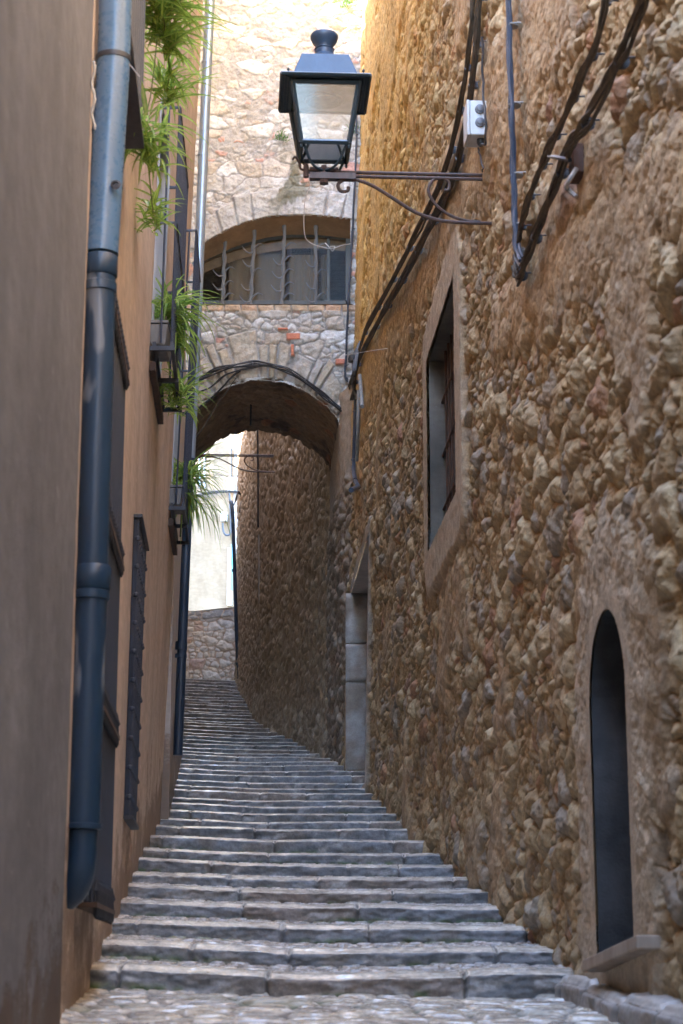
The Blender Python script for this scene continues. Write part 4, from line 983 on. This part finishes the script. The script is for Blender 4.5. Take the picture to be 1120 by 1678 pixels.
# ---- spider plants
def spider(c, n, length, label, seed, spread=1.0, droop=1.0, wid=.014, cat='plant', bias=(0, 0), group='spider plants trailing from the balconies', name='spider_plant', runners=0, lo=.1, hi=1.0):
    rr = random.Random(seed); m = MB(); cols = []
    def blade(o, L_, az_, el, w_):
        K = 9; d_ = Vector((math.cos(az_) * math.cos(el), math.sin(az_) * math.cos(el), math.sin(el))); p = Vector(o); pts = []
        g = rr.uniform(.10, .40) * droop; side_ = Vector((-math.sin(az_), math.cos(az_), 0))
        tone = rr.random(); ca_ = (.42 + .18 * tone, .55 + .14 * tone, .12 + .07 * tone); cb_ = (.12 + .06 * tone, .27 + .12 * tone, .05)
        if rr.random() < .12: ca_ = (.42, .40, .14)
        for k in range(K):
            pts.append(p.copy()); p = p + d_ * (L_ / (K - 1)); d_ = (d_ + Vector((0, 0, -g * (.4 + k / K * 1.1)))).normalized()
        vs_ = []; b = len(m.v)
        for k, q in enumerate(pts):
            t_ = k / (K - 1); ww = w_ * (1 - t_ ** 2.2) * (.55 + .45 * min(1, t_ * 5)) + .0006
            vs_ += [q - side_ * ww, q + Vector((0, 0, -ww * .45)), q + side_ * ww]; cols.extend([cb_, ca_, cb_])
        fs_ = []
        for k in range(K - 1): fs_ += [(3 * k, 3 * k + 1, 3 * k + 4, 3 * k + 3), (3 * k + 1, 3 * k + 2, 3 * k + 5, 3 * k + 4)]
        m.add(vs_, fs_)
    for i in range(n):
        az_ = rr.uniform(0, 2 * math.pi); el = rr.uniform(lo, hi)
        o = Vector(c) + Vector((rr.gauss(0, .03), rr.gauss(0, .12), rr.gauss(0, .045)))
        blade(o, length * rr.uniform(.4, 1.25), az_ , el, wid * rr.uniform(.6, 1.1))
    m.c = cols
    return m.build(name, M['leaf'], origin=Vector(c), label=label, cat=cat, group=group)
def tuft(px, py, d, n, L_, label, seed, **k): return spider(P(px, py, d), n, L_, label, seed, **k)
tuft(264, 10, 10.4, 140, .42, 'dense spider plant at the top edge of the picture, beside the thick drainpipe', 1, droop=.9)
tuft(256, -35, 10.3, 70, .40, 'spider plant rosette cropped by the top edge of the picture', 2, droop=.9)
tuft(270, 62, 10.7, 95, .36, 'bright spider plant offshoot just below the topmost spider plant', 3)
tuft(276, 145, 11.2, 85, .32, 'small spider plant offshoot level with the lantern body', 4, droop=.8)
tuft(240, 240, 10.0, 95, .32, 'hanging spider plant rosette beside the thick drainpipe, level with the lantern bracket', 5, droop=1.4)
tuft(252, 358, 11.5, 55, .20, 'small wispy spider plant just above the middle balcony', 6, droop=.9)
tuft(281, 508, 14.0, 120, .42, 'big spider plant in the middle balcony trough', 7, droop=1.25)
tuft(254, 512, 13.7, 40, .22, 'sprigs at the wall side of the middle balcony trough', 17, droop=.9)
tuft(284, 545, 14.2, 90, .36, 'spider plant trailing over the edge of the middle balcony', 8, droop=1.7, lo=-.3, hi=.5)
tuft(262, 645, 14.6, 36, .24, 'small dark spider plant offshoot under the middle balcony', 9, droop=1.2)
tuft(294, 652, 14.8, 90, .37, 'striped spider plant offshoot hanging between the two balconies', 10, droop=1.3)
tuft(306, 785, 18.4, 150, .54, 'large dark-green spider plant on the farthest balcony', 11, droop=1.3, wid=.012)
tuft(284, 800, 17.9, 45, .28, 'leaves at the wall side of the farthest balcony', 12, droop=.8, wid=.012)
tuft(306, 815, 18.6, 80, .62, 'long leaves hanging below the farthest balcony floor', 13, droop=2.0, wid=.011, lo=-.4, hi=.4)
# stems that carry the hanging offshoots
for (pts, nm) in (([(262, 10, 10.4), (270, 40, 10.5), (268, 62, 10.7), (278, 110, 11.0), (274, 145, 11.2)], 'hanging runner stem between the top spider plants'),
                  ([(258, 60, 10.3), (248, 150, 10.2), (236, 205, 10.1), (240, 240, 10.0)], 'pale runner stem holding the rosette by the thick drainpipe'),
                  ([(240, 240, 10.0), (246, 300, 10.8), (252, 358, 11.5)], 'thin runner stem above the small wispy spider plant'),
                  ([(284, 545, 14.2), (284, 600, 14.5), (294, 652, 14.8)], 'runner stem hanging between the two balconies')):
    a = MB(); a.tube(smooth_path([P(*q) for q in pts], 5), .004, 5); a.c = [(.16, .2, .06)] * len(a.v); a.build('plant_stem', M['leaf'], origin=P(*pts[0]), label=nm, cat='plant stem')
# weeds on the bridge house
def weed(px, py, off, n, L_, label, seed, d=None):
    c = onF(px, py, .06 if d is None else off); rr = random.Random(seed); m = MB(); cols = []
    for i in range(n):
        az_ = rr.uniform(0, 6.28); el = rr.uniform(-.2, 1.4); L2 = L_ * rr.uniform(.4, 1); dirv = Vector((math.cos(az_) * math.cos(el), -abs(math.sin(az_)) * math.cos(el), math.sin(el)))
        q = c + Vector((rr.gauss(0, L_ * .3), 0, rr.gauss(0, L_ * .2)))
        for k in range(7):
            p = q + dirv * (L2 * (k + 1) / 7); s_ = rr.uniform(.008, .017); nrm = Vector((rr.gauss(0, 1), rr.gauss(0, 1), rr.gauss(0, 1))).normalized(); t1 = nrm.orthogonal().normalized() * s_; t2 = nrm.cross(t1).normalized() * s_ * .6
            m.add([p - t1, p - t2, p + t1, p + t2], [(0, 1, 2, 3)]); g_ = rr.uniform(.7, 1.3); cols.extend([(.10 * g_, .22 * g_, .05)] * 4)
    m.c = cols; return m.build('wall_weed', M['leaf'], origin=c, label=label, cat='plant', group='weeds growing from the stonework')
weed(460, 228, .06, 45, .16, 'small green weed rooted in the wall above the arched window', 1)
weed(568, 8, .06, 120, .30, 'mossy weed tuft in the top corner where the two walls meet', 2)
weed(578, 215, .06, 40, .16, 'weed peeping out behind the lantern at the wall corner', 3)

# ------------------------------------------------------------------ wall lantern
def lantern(anchor_top, anchor_bot, armlen, label, blab, S=1.0, full=True):
    n_ = Vector((-1, -.054, 0)).normalized(); tdir = Vector((-.054, 1, 0)).normalized()
    rot = Matrix((( -n_.x, tdir.x, 0), (-n_.y, tdir.y, 0), (0, 0, 1)))    # local x = away from the lane wall side
    th = thing('lamp_bracket', anchor_top, blab, 'lamp bracket', 'scrolled iron lamp brackets')
    A = lambda s_, z, y=0: anchor_top + n_ * s_ * S + Vector((0, 0, z * S)) + tdir * y * S
    L_ = armlen
    a = MB()
    for zz in (.014, -.016): a.tube([A(-.1, zz), A(L_ - .08, zz)], .0135 * S, 8)
    a.build('arm', M['brown_iron'], th)
    a = MB()
    a.hexa([A(L_ - .22, -.045, -.03), A(L_ + .1, -.045, -.03), A(L_ + .1, -.045, .03), A(L_ - .22, -.045, .03)], [A(L_ - .22, -.0, -.03), A(L_ + .1, -.0, -.03), A(L_ + .1, -.0, .03), A(L_ - .22, -.0, .03)])
    a.tube([A(L_, -.06), A(L_, .06)], .02, 8); a.tube([A(L_, -.05), A(L_, -.075)], .035, 6)
    a.build('clamp_plate', M['brown_iron'], th, smooth=False)
    lower = [A(0 - .1, -.345), A(.2, -.342), A(.36, -.325), A(.52, -.27), A(.68, -.17), A(.82, -.085), A(.93, -.045), A(1.02, -.04), A(1.075, -.075), A(1.06, -.125), A(1.01, -.125), A(1.0, -.095)]
    k = L_ / 1.18
    lower = [anchor_top + (p - anchor_top - Vector((0, 0, (p - anchor_top).z))) * k + Vector((0, 0, (p - anchor_top).z)) for p in lower]
    a = MB(); a.tube(smooth_path(lower, 6), .0135 * S, 8); a.build('stay', M['brown_iron'], th)
    sc = [A(.04, -.335), A(.16, -.325), A(.28, -.28), A(.375, -.20), A(.415, -.11), A(.385, -.035), A(.32, -.012), A(.265, -.045), A(.27, -.10), A(.30, -.105)]
    sc = [anchor_top + (p - anchor_top - Vector((0, 0, (p - anchor_top).z))) * k + Vector((0, 0, (p - anchor_top).z)) for p in sc]
    a = MB(); a.tube(smooth_path(sc, 6), .0115 * S, 8); a.build('scroll', M['brown_iron'], th)
    if not full:
        a = MB()
        for sg in (-1, 1):
            a.tube(smooth_path([A(L_ + .02 * sg, .0), A(L_ + .09 * sg, .06), A(L_ + .13 * sg, .15), A(L_ + .17 * sg, .24), A(L_ + .14 * sg, .30)], 5), .013, 7)
            a.tube(smooth_path([A(L_ + .12 * sg, .13, .0), A(L_ + .17 * sg, .10), A(L_ + .18 * sg, .05), A(L_ + .15 * sg, .04)], 4), .009, 6)
        a.tube(smooth_path([A(L_ + .12, .0), A(L_ + .17, -.03), A(L_ + .15, -.07), A(L_ + .12, -.05)], 4), .01, 6)
        a.build('lantern_fork', M['iron'], th); return
    c = A(L_, 0); Lt = thing('wall_lantern', c, label, 'lantern')
    Q = lambda x, y, z: c + rot @ Vector((x, y, z))
    zb, ze, zr_, zt = .165, .60, .83, .835
    hb, ht, he, hr0, hr1 = .165, .232, .305, .235, .165
    # fork: four curved legs from the bracket to the lower corners
    for (sx, sy) in ((1, 1), (1, -1), (-1, 1), (-1, -1)):
        a = MB(); a.tube(smooth_path([Q(0, 0, .02), Q(.06 * sx, .06 * sy, .022), Q(.105 * sx, .105 * sy, .06), Q(.135 * sx, .135 * sy, .13), Q(hb * sx, hb * sy, zb + .01)], 6), .010, 7)
        a.lathe([(.001, -.05), (.008, -.045), (.012, -.03), (.007, -.02), (.016, -.01), (.012, .02)], Q(hb * sx, hb * sy, zb), 8)
        a.build('leg', M['lamp_dark'], Lt)
    a = MB(); a.tube(smooth_path([Q(-.10, 0, .02), Q(-.16, 0, .03), Q(-.17, 0, .07), Q(-.20, 0, .12), Q(-.22, 0, .10)], 5), .009, 6); a.tube([Q(-.1, 0, .03), Q(.1, 0, .03)], .02, 8); a.lathe([(.02, -.03), (.02, .05), (.012, .07)], Q(-.125, 0, 0), 8)
    a.build('fork_socket', M['brown_iron'], Lt)
    # body frame
    a = MB(); w_ = .017
    def bar(p, q, r_=w_):
        a.tube([p, q], r_, 4)
    for (sx, sy) in ((1, 1), (1, -1), (-1, 1), (-1, -1)): bar(Q(hb * sx, hb * sy, zb), Q(ht * sx, ht * sy, ze))
    for (h_, z_) in ((hb, zb), (ht - .002, ze - .012)):
        for (p, q) in (((1, 1), (1, -1)), ((1, -1), (-1, -1)), ((-1, -1), (-1, 1)), ((-1, 1), (1, 1))): bar(Q(h_ * p[0], h_ * p[1], z_), Q(h_ * q[0], h_ * q[1], z_), .019)
    a.build('frame', M['lamp_dark'], Lt, smooth=False)
    for (p, q) in (((1, 1), (1, -1)), ((1, -1), (-1, -1)), ((-1, -1), (-1, 1)), ((-1, 1), (1, 1))):
        a = MB(); f1 = (hb - .004) ; f2 = (ht - .004); a.add([Q(f1 * p[0], f1 * p[1], zb), Q(f1 * q[0], f1 * q[1], zb), Q(f2 * q[0], f2 * q[1], ze), Q(f2 * p[0], f2 * p[1], ze)], [(0, 1, 2, 3)]); a.build('pane', M['glass'], Lt, smooth=False)
    a = MB(); a.add([Q(-hb, -hb, zb - .002), Q(hb, -hb, zb - .002), Q(hb, hb, zb - .002), Q(-hb, hb, zb - .002)], [(0, 1, 2, 3)]); a.build('pane', M['glass'], Lt, smooth=False)
    # lamp unit inside: dome reflector and bulb hanging under the roof
    a = MB(); a.hexa([Q(-.2, -.2, ze - .035), Q(.2, -.2, ze - .035), Q(.2, .2, ze - .035), Q(-.2, .2, ze - .035)], [Q(-.2, -.2, ze + .0), Q(.2, -.2, ze + .0), Q(.2, .2, ze + .0), Q(-.2, .2, ze + .0)]); a.build('reflector_plate', M['reflect'], Lt, smooth=False)
    a = MB(); a.lathe([(.13, -.012), (.138, -.004), (.14, 0), (.13, .002)], Q(0, 0, ze - .04), 32); a.lathe([(.10, -.02), (.11, -.006), (.11, 0)], Q(0, 0, ze - .04), 32); a.build('lamp_ring', M['pot'], Lt)
    # eaves
    a = MB(); o_ = [Q(-he, -he, ze + .004), Q(he, -he, ze + .004), Q(he, he, ze + .004), Q(-he, he, ze + .004)]; i_ = [p + Vector((0, 0, .016)) for p in o_]; a.hexa(o_, i_)
    for (p, q) in (((1, 1), (1, -1)), ((1, -1), (-1, -1)), ((-1, -1), (-1, 1)), ((-1, 1), (1, 1))): a.tube([Q(he * p[0], he * p[1], ze + .008), Q(he * q[0], he * q[1], ze + .008)], .013, 4)
    for f_ in (.86, .93):
        for (p, q) in (((1, 1), (1, -1)), ((1, -1), (-1, -1)), ((-1, -1), (-1, 1)), ((-1, 1), (1, 1))): a.tube([Q(he * f_ * p[0], he * f_ * p[1], ze + .002), Q(he * f_ * q[0], he * f_ * q[1], ze + .002)], .004, 4)
    a.build('eaves', M['lamp_dark'], Lt, smooth=False)
    for (sx, sy) in ((1, 1), (1, -1), (-1, 1), (-1, -1)): a = MB(); a.lathe([(.006, 0), (.006, .02), (.011, .026), (.008, .036), (.001, .044)], Q(.26 * sx, .28 * sy, ze + .02), 8); a.build('finial', M['lamp_dark'], Lt)
    a = MB(); a.hexa([Q(-hr0, -hr0, ze + .021), Q(hr0, -hr0, ze + .021), Q(hr0, hr0, ze + .021), Q(-hr0, hr0, ze + .021)], [Q(-hr1, -hr1, zr_), Q(hr1, -hr1, zr_), Q(hr1, hr1, zr_), Q(-hr1, hr1, zr_)]); a.build('roof', M['lamp_blue'], Lt, smooth=False, bevel=.004)
    a = MB(); a.lathe([(.125, .0), (.125, .012), (.105, .035), (.085, .055), (.068, .07), (.066, .105), (.072, .112), (.062, .120), (.062, .135), (.085, .165), (.098, .195), (.100, .215), (.094, .225), (.06, .232), (.0, .235)], Q(0, 0, zr_ + .002), 32); a.build('chimney', M['lamp_blue'], Lt)
M['reflect'] = paint_mat('old_reflector', (.30, .29, .27), (.22, .20, .18), .45, 0, 8)
at_ = onR(795, 290, .05); ab_ = at_
ARM = (at_.x - P(531, 290, at_.y).x)
lantern(at_, ab_, ARM, 'blue-black square lantern with glass sides and round chimney', 'long brown wrought-iron bracket holding the near lantern')
fa = P(441, 747, 39.6); lantern(fa, fa, fa.x - P(333, 741, 39.6).x, '', 'black silhouetted lamp bracket seen through the arch', S=1.05, full=False)

# ------------------------------------------------------------------ cables on the right house
def run(pts, k, r_, mat, name, label, cat, spread=.03, seed=0, clips=0, off=.09, surf=onR, sag=.012, group=None, clipmat='clip'):
    rr = random.Random(seed); base = smooth_path([surf(x, y, off) for x, y in pts], 7)
    t = thing(name, base[-1], label, cat, group)
    for j in range(k):
        an = 2 * math.pi * j / max(1, k); o_ = Vector((-abs(math.cos(an)) * spread * .45, math.cos(an) * spread * .9, math.sin(an) * spread)) if k > 1 else Vector((0, 0, 0))
        ph = rr.uniform(0, 6.28); ps = [p + o_ + Vector((-abs(math.sin(i * .5 + ph)) * sag * .7, math.sin(i * .35 + ph) * sag * 1.4, math.sin(i * .5 + ph * 2) * sag)) for i, p in enumerate(base)]
        a = MB(); a.tube(ps, r_ * rr.uniform(.8, 1.2), 6); a.build('cable', M[mat], t)
    if clips:
        st = max(1, len(base) // clips)
        for i in range(st // 2, len(base) - 1, st):
            a = MB(); tv = (base[i + 1] - base[i]).normalized(); a.tube([base[i] - tv * .005, base[i] + tv * .005], spread * .8 + r_ * .5, 10)
            a.tube([base[i] + Vector((-.02, -spread * 1.0, 0)), base[i] + Vector((.05, -spread * 1.15, 0))], .005, 5); a.build('clip', M[clipmat], t)
    return t
run([(781, -40), (775, 60), (757, 180), (728, 290), (686, 380), (640, 470), (600, 545), (578, 620), (566, 665)], 6, .011, 'cable_dusty', 'cable_bundle', 'left strand of the broad dusty cable bundle slanting down to the arch', 'cable', .038, 1, 14)
run([(793, -40), (783, 90), (768, 200), (742, 300), (700, 385), (655, 470), (618, 535), (590, 590), (582, 640)], 7, .012, 'cable_dusty', 'cable_bundle', 'right thicker strand of the dusty cable bundle slanting down to the arch', 'cable', .045, 2, 12)
run([(839, -40), (841, 100), (845, 200), (848, 300), (850, 370), (853, 410), (860, 432)], 6, .012, 'cable_blue', 'cable_bundle', 'upright blue-black cable bundle clipped to the right wall', 'cable', .042, 3, 5, clipmat='wire')
run([(1002, -40), (985, 60), (955, 130), (925, 200), (900, 250), (880, 300), (862, 350), (852, 400)], 5, .011, 'cable_dusty', 'cable_bundle', 'thin slanting cable bundle joining the upright blue-black one', 'cable', .022, 4, 7, clipmat='cable')
run([(1090, -60), (1062, 0), (1030, 80), (995, 150), (960, 210), (935, 250), (905, 330), (880, 390), (862, 440), (853, 452), (848, 430)], 6, .0105, 'cable_dusty', 'cable_bundle', 'heaviest cable bundle sweeping down from the top right corner', 'cable', .038, 5, 6, sag=.014, clipmat='cable')
run([(792, 60), (793, 120), (795, 170), (798, 205), (797, 232), (788, 242)], 1, .008, 'cable', 'cable', 'thin black cable dropping into the junction box', 'cable', .01, 6)
run([(786, 238), (787, 255), (793, 270), (792, 284)], 1, .007, 'cable', 'cable', 'short black cable from junction box to lamp bracket', 'cable', .01, 7)
# corner bundle on the bridge house
run([(586, 190), (585, 260), (581, 340), (577, 420), (572, 500), (569, 580), (567, 612), (571, 625)], 3, .017, 'cable_blue', 'cable_bundle', 'upright cable bundle in the corner between the two walls', 'cable', .022, 8, 7, off=.14, surf=lambda x, y, o: onF(x, y, o))
# conduits below the knot of cables
run([(583, 640), (582, 700), (580, 760), (582, 785), (588, 798)], 1, .036, 'cable_blue', 'conduit', 'black conduit hanging below the cable knot', 'conduit', .03, 9, 3, sag=.0)
run([(588, 640), (588, 700), (586, 755)], 1, .026, 'pipe_tube', 'conduit', 'grey conduit beside the black one below the cable knot', 'conduit', .01, 10, 0, sag=0) if False else None
a = MB(); q = [onR(588, 797, .10), onR(576, 803, .5)]; a.tube(q, .03, 10); a.build('conduit_end', M['cable_blue'], origin=q[0], label='bent end piece of the black conduit sticking out of the wall', cat='conduit')
a = MB(); a.tube(smooth_path([onR(590, 615, .12), onR(592, 640, .12), onR(594, 666, .14)], 5), .03, 10); a.build('conduit', M['pot'], origin=onR(594, 666, .1), label='short open grey pipe stub beside the cable knot', cat='conduit')
a = MB(); a.tube(smooth_path([onR(588, 640, .13), onR(587, 700, .13), onR(585, 755, .12)], 5), .028, 10); a.build('conduit', M['pot'], origin=onR(585, 755, .1), label='straight grey conduit strapped to the black one below the cable knot', cat='conduit')
a = MB(); q = onR(579, 588, .16); a.lathe([(.03, -.06), (.075, -.05), (.085, 0), (.07, .05), (.02, .07)], q, 12); a.tube([q, q + Vector((.1, .0, .02))], .03, 8)
for k in range(5): a.tube(smooth_path([onR(582 + 2 * k, 575 - 4 * k, .1), onR(578 + k, 600 + 4 * k, .17), onR(581 - k, 630, .15), onR(575 + 3 * k, 655, .1)], 5), .015, 6)
a.build('cable_knot', M['cable'], origin=q, label='black splice knot where the wall cables meet by the arch', cat='cable')
# cables along the arch
def arch_run(pts, k, r_, label, seed, spread=.03, clips=0):
    run(pts, k, r_, 'cable', 'cable_bundle', label, 'cable', spread, seed, clips, off=.15, surf=lambda x, y, o: onF(x, y, o), sag=.012)
arch_run([(322, 627), (345, 612), (375, 602), (410, 596), (440, 598), (475, 608), (510, 630), (540, 655), (562, 672)], 6, .013, 'black cable bundle bowed along the arch head', 21, .038, 6)
arch_run([(325, 645), (345, 635), (365, 620), (392, 606), (430, 600)], 2, .011, 'second cables meeting the arch bundle from the left', 22, .02)
arch_run([(322, 672), (345, 655), (370, 630), (396, 606)], 2, .011, 'slack cables hanging across the left haunch of the arch', 23, .03)
arch_run([(318, 722), (340, 690), (362, 655), (388, 620)], 1, .007, 'single thin cable crossing the left side of the vault', 24, .01)
# loose pale wires
a = MB(); a.tube(smooth_path([onF(510, 300, .4), onF(500, 330, .3), onF(499, 380, .25), onF(508, 397, .25), onF(530, 405, .25), onF(545, 407, .3), onF(560, 402, .25), onF(576, 399, .1)], 6), .008, 5)
a.tube(smooth_path([onF(533, 398, .25), onF(540, 405, .28), onF(545, 411, .25), onF(549, 404, .25), onF(541, 404, .25)], 5), .011, 5)
a.build('loose_wire', M['wire'], origin=onF(540, 405, .25), label='thin pale wire looping down in front of the arched window', cat='wire')
a = MB(); a.tube([onF(565, 582, .2), onR(620, 573, .12), onR(635, 571, .1)], .006, 5); a.build('loose_wire', M['wire'], origin=onF(565, 582, .2), label='short pale wire stretched past the cable knot', cat='wire')

# junction box
jb = onR(786, 240, .03)
def jbox():
    c = onR(783, 203, .10); t = thing('junction_box', c, 'grey-white junction box with two round plugs on the right wall', 'junction box')
    n_ = Vector((-1, -.054, 0)).normalized(); tdir = Vector((-.054, 1, 0)).normalized(); rot = Matrix(((-n_.x, tdir.x, 0), (-n_.y, tdir.y, 0), (0, 0, 1))).to_4x4()
    w_, l_, h_ = .13, .22, .26; a = MB(); a.box(c, (w_, l_, h_), M=rot); a.build('case', M['box_white'], t, bevel=.008, smooth=False)
    a = MB(); a.box(c + n_ * (w_ / 2 + .012), (.02, l_ + .006, h_ + .006), M=rot); a.build('lid', M['box_white'], t, bevel=.006, smooth=False)
    for z in (.06, -.04):
        a = MB(); a.lathe([(.036, 0), (.034, .012), (.022, .016), (.018, .022), (0, .024)], c + Vector((.01, -l_ / 2 - .001, z)), 16, Matrix.Rotation(R(90), 3, 'X')); a.build('plug', M['clip'], t)
    a = MB(); a.lathe([(.03, 0), (.03, -.03), (.018, -.05)], c + Vector((.02, -.03, -h_ / 2 + .002)), 12); a.build('gland', M['cable'], t)
jbox()
# broken meter niche beside the heaviest bundle
nb = onR(945, 262, .05)
t = thing('cable_splice', nb, 'open rusty splice box with torn tape beside the heaviest cable bundle', 'splice box')
a = MB(); a.box(nb + Vector((.0, 0, -.02)), (.06, .16, .16)); a.build('case', M['rust'], t, bevel=.008)
a = MB(); a.tube(smooth_path([onR(935, 262, .1), onR(915, 258, .14), onR(898, 256, .12)], 4), [.012, .012, .012, .012, .012, .012, .012, .006, .004], 6); a.build('tape', M['cable_blue'], t)
a = MB(); a.tube(smooth_path([onR(946, 275, .08), onR(932, 298, .12), onR(930, 308, .1), onR(945, 322, .06)], 5), .012, 6); a.build('loop', M['wire'], t)

# ------------------------------------------------------------------ sill board and kerb at the near doorway
bd = thing('sill_board', onR(1000, 1570, .1), 'tilted weathered board lying at the foot of the arched doorway', 'board')
a = MB(); p0 = P(955, 1594, 8.8); p1 = P(1043, 1556, 7.72); u = Vector((0, 0, .055)); wv = Vector((.32, .0, .0)); a.hexa([p0, p1, p1 + wv, p0 + wv], [p0 + u, p1 + u, p1 + wv + u, p0 + wv + u]); a.build('plank', M['board'], bd, bevel=.006, smooth=False)
def kerb():
    d = np.linspace(6.2, 9.5, 300); th = np.linspace(0, 1, 60); Dd, T = np.meshgrid(d, th)
    hgt = .17; wdt = .30; per = T * (hgt + wdt + .1)
    zt = P(960, 1606, 9.3).z + (Dd - 9.3) * .045 + .0
    xo = xR(Dd) - .17 + .02 * np.sin(Dd * 3)
    xx = np.where(per < hgt, xo, xo + (per - hgt)); zz = np.where(per < hgt, zt - (hgt - per), zt)
    js = np.array([6.3, 6.9, 7.35, 7.95, 8.35, 8.95, 9.45]); jd = np.min(np.abs(Dd[..., None] - js), -1); e = sstep(.0, .05, jd)
    rr_ = h2(np.searchsorted(js, Dd), Dd * 0, 5)
    rnd = .03 * np.exp(-((per - hgt) / .03) ** 2)
    f1 = fbm(Dd * 9, per * 14, 901, 4) - .5
    xx = xx - f1 * .03 * (per < hgt) + (1 - e) * .03 * (per < hgt) + rnd * .6 + rr_ * .02; zz = zz + f1 * .02 * (per >= hgt) - (1 - e) * .03 * (per >= hgt) - rnd + rr_ * .02
    col = mix3(C(.36, .33, .30) + 0 * xx[..., None], C(.24, .20, .16), fbm(Dd * 5, per * 5, 903, 4)); col = mix3(col, C(.06, .05, .04) + 0 * col, (1 - e) * .7); col = mix3(col, C(.46, .42, .37) + 0 * col, (per > hgt) * .5)
    k = gridmesh('kerb', xx, Dd, zz, col, M['step'], alpha=.5 * (per > hgt), origin=Vector((1.2, 9, 1.5)), label='low rough stone kerb along the foot of the right wall', cat='kerb')
kerb()
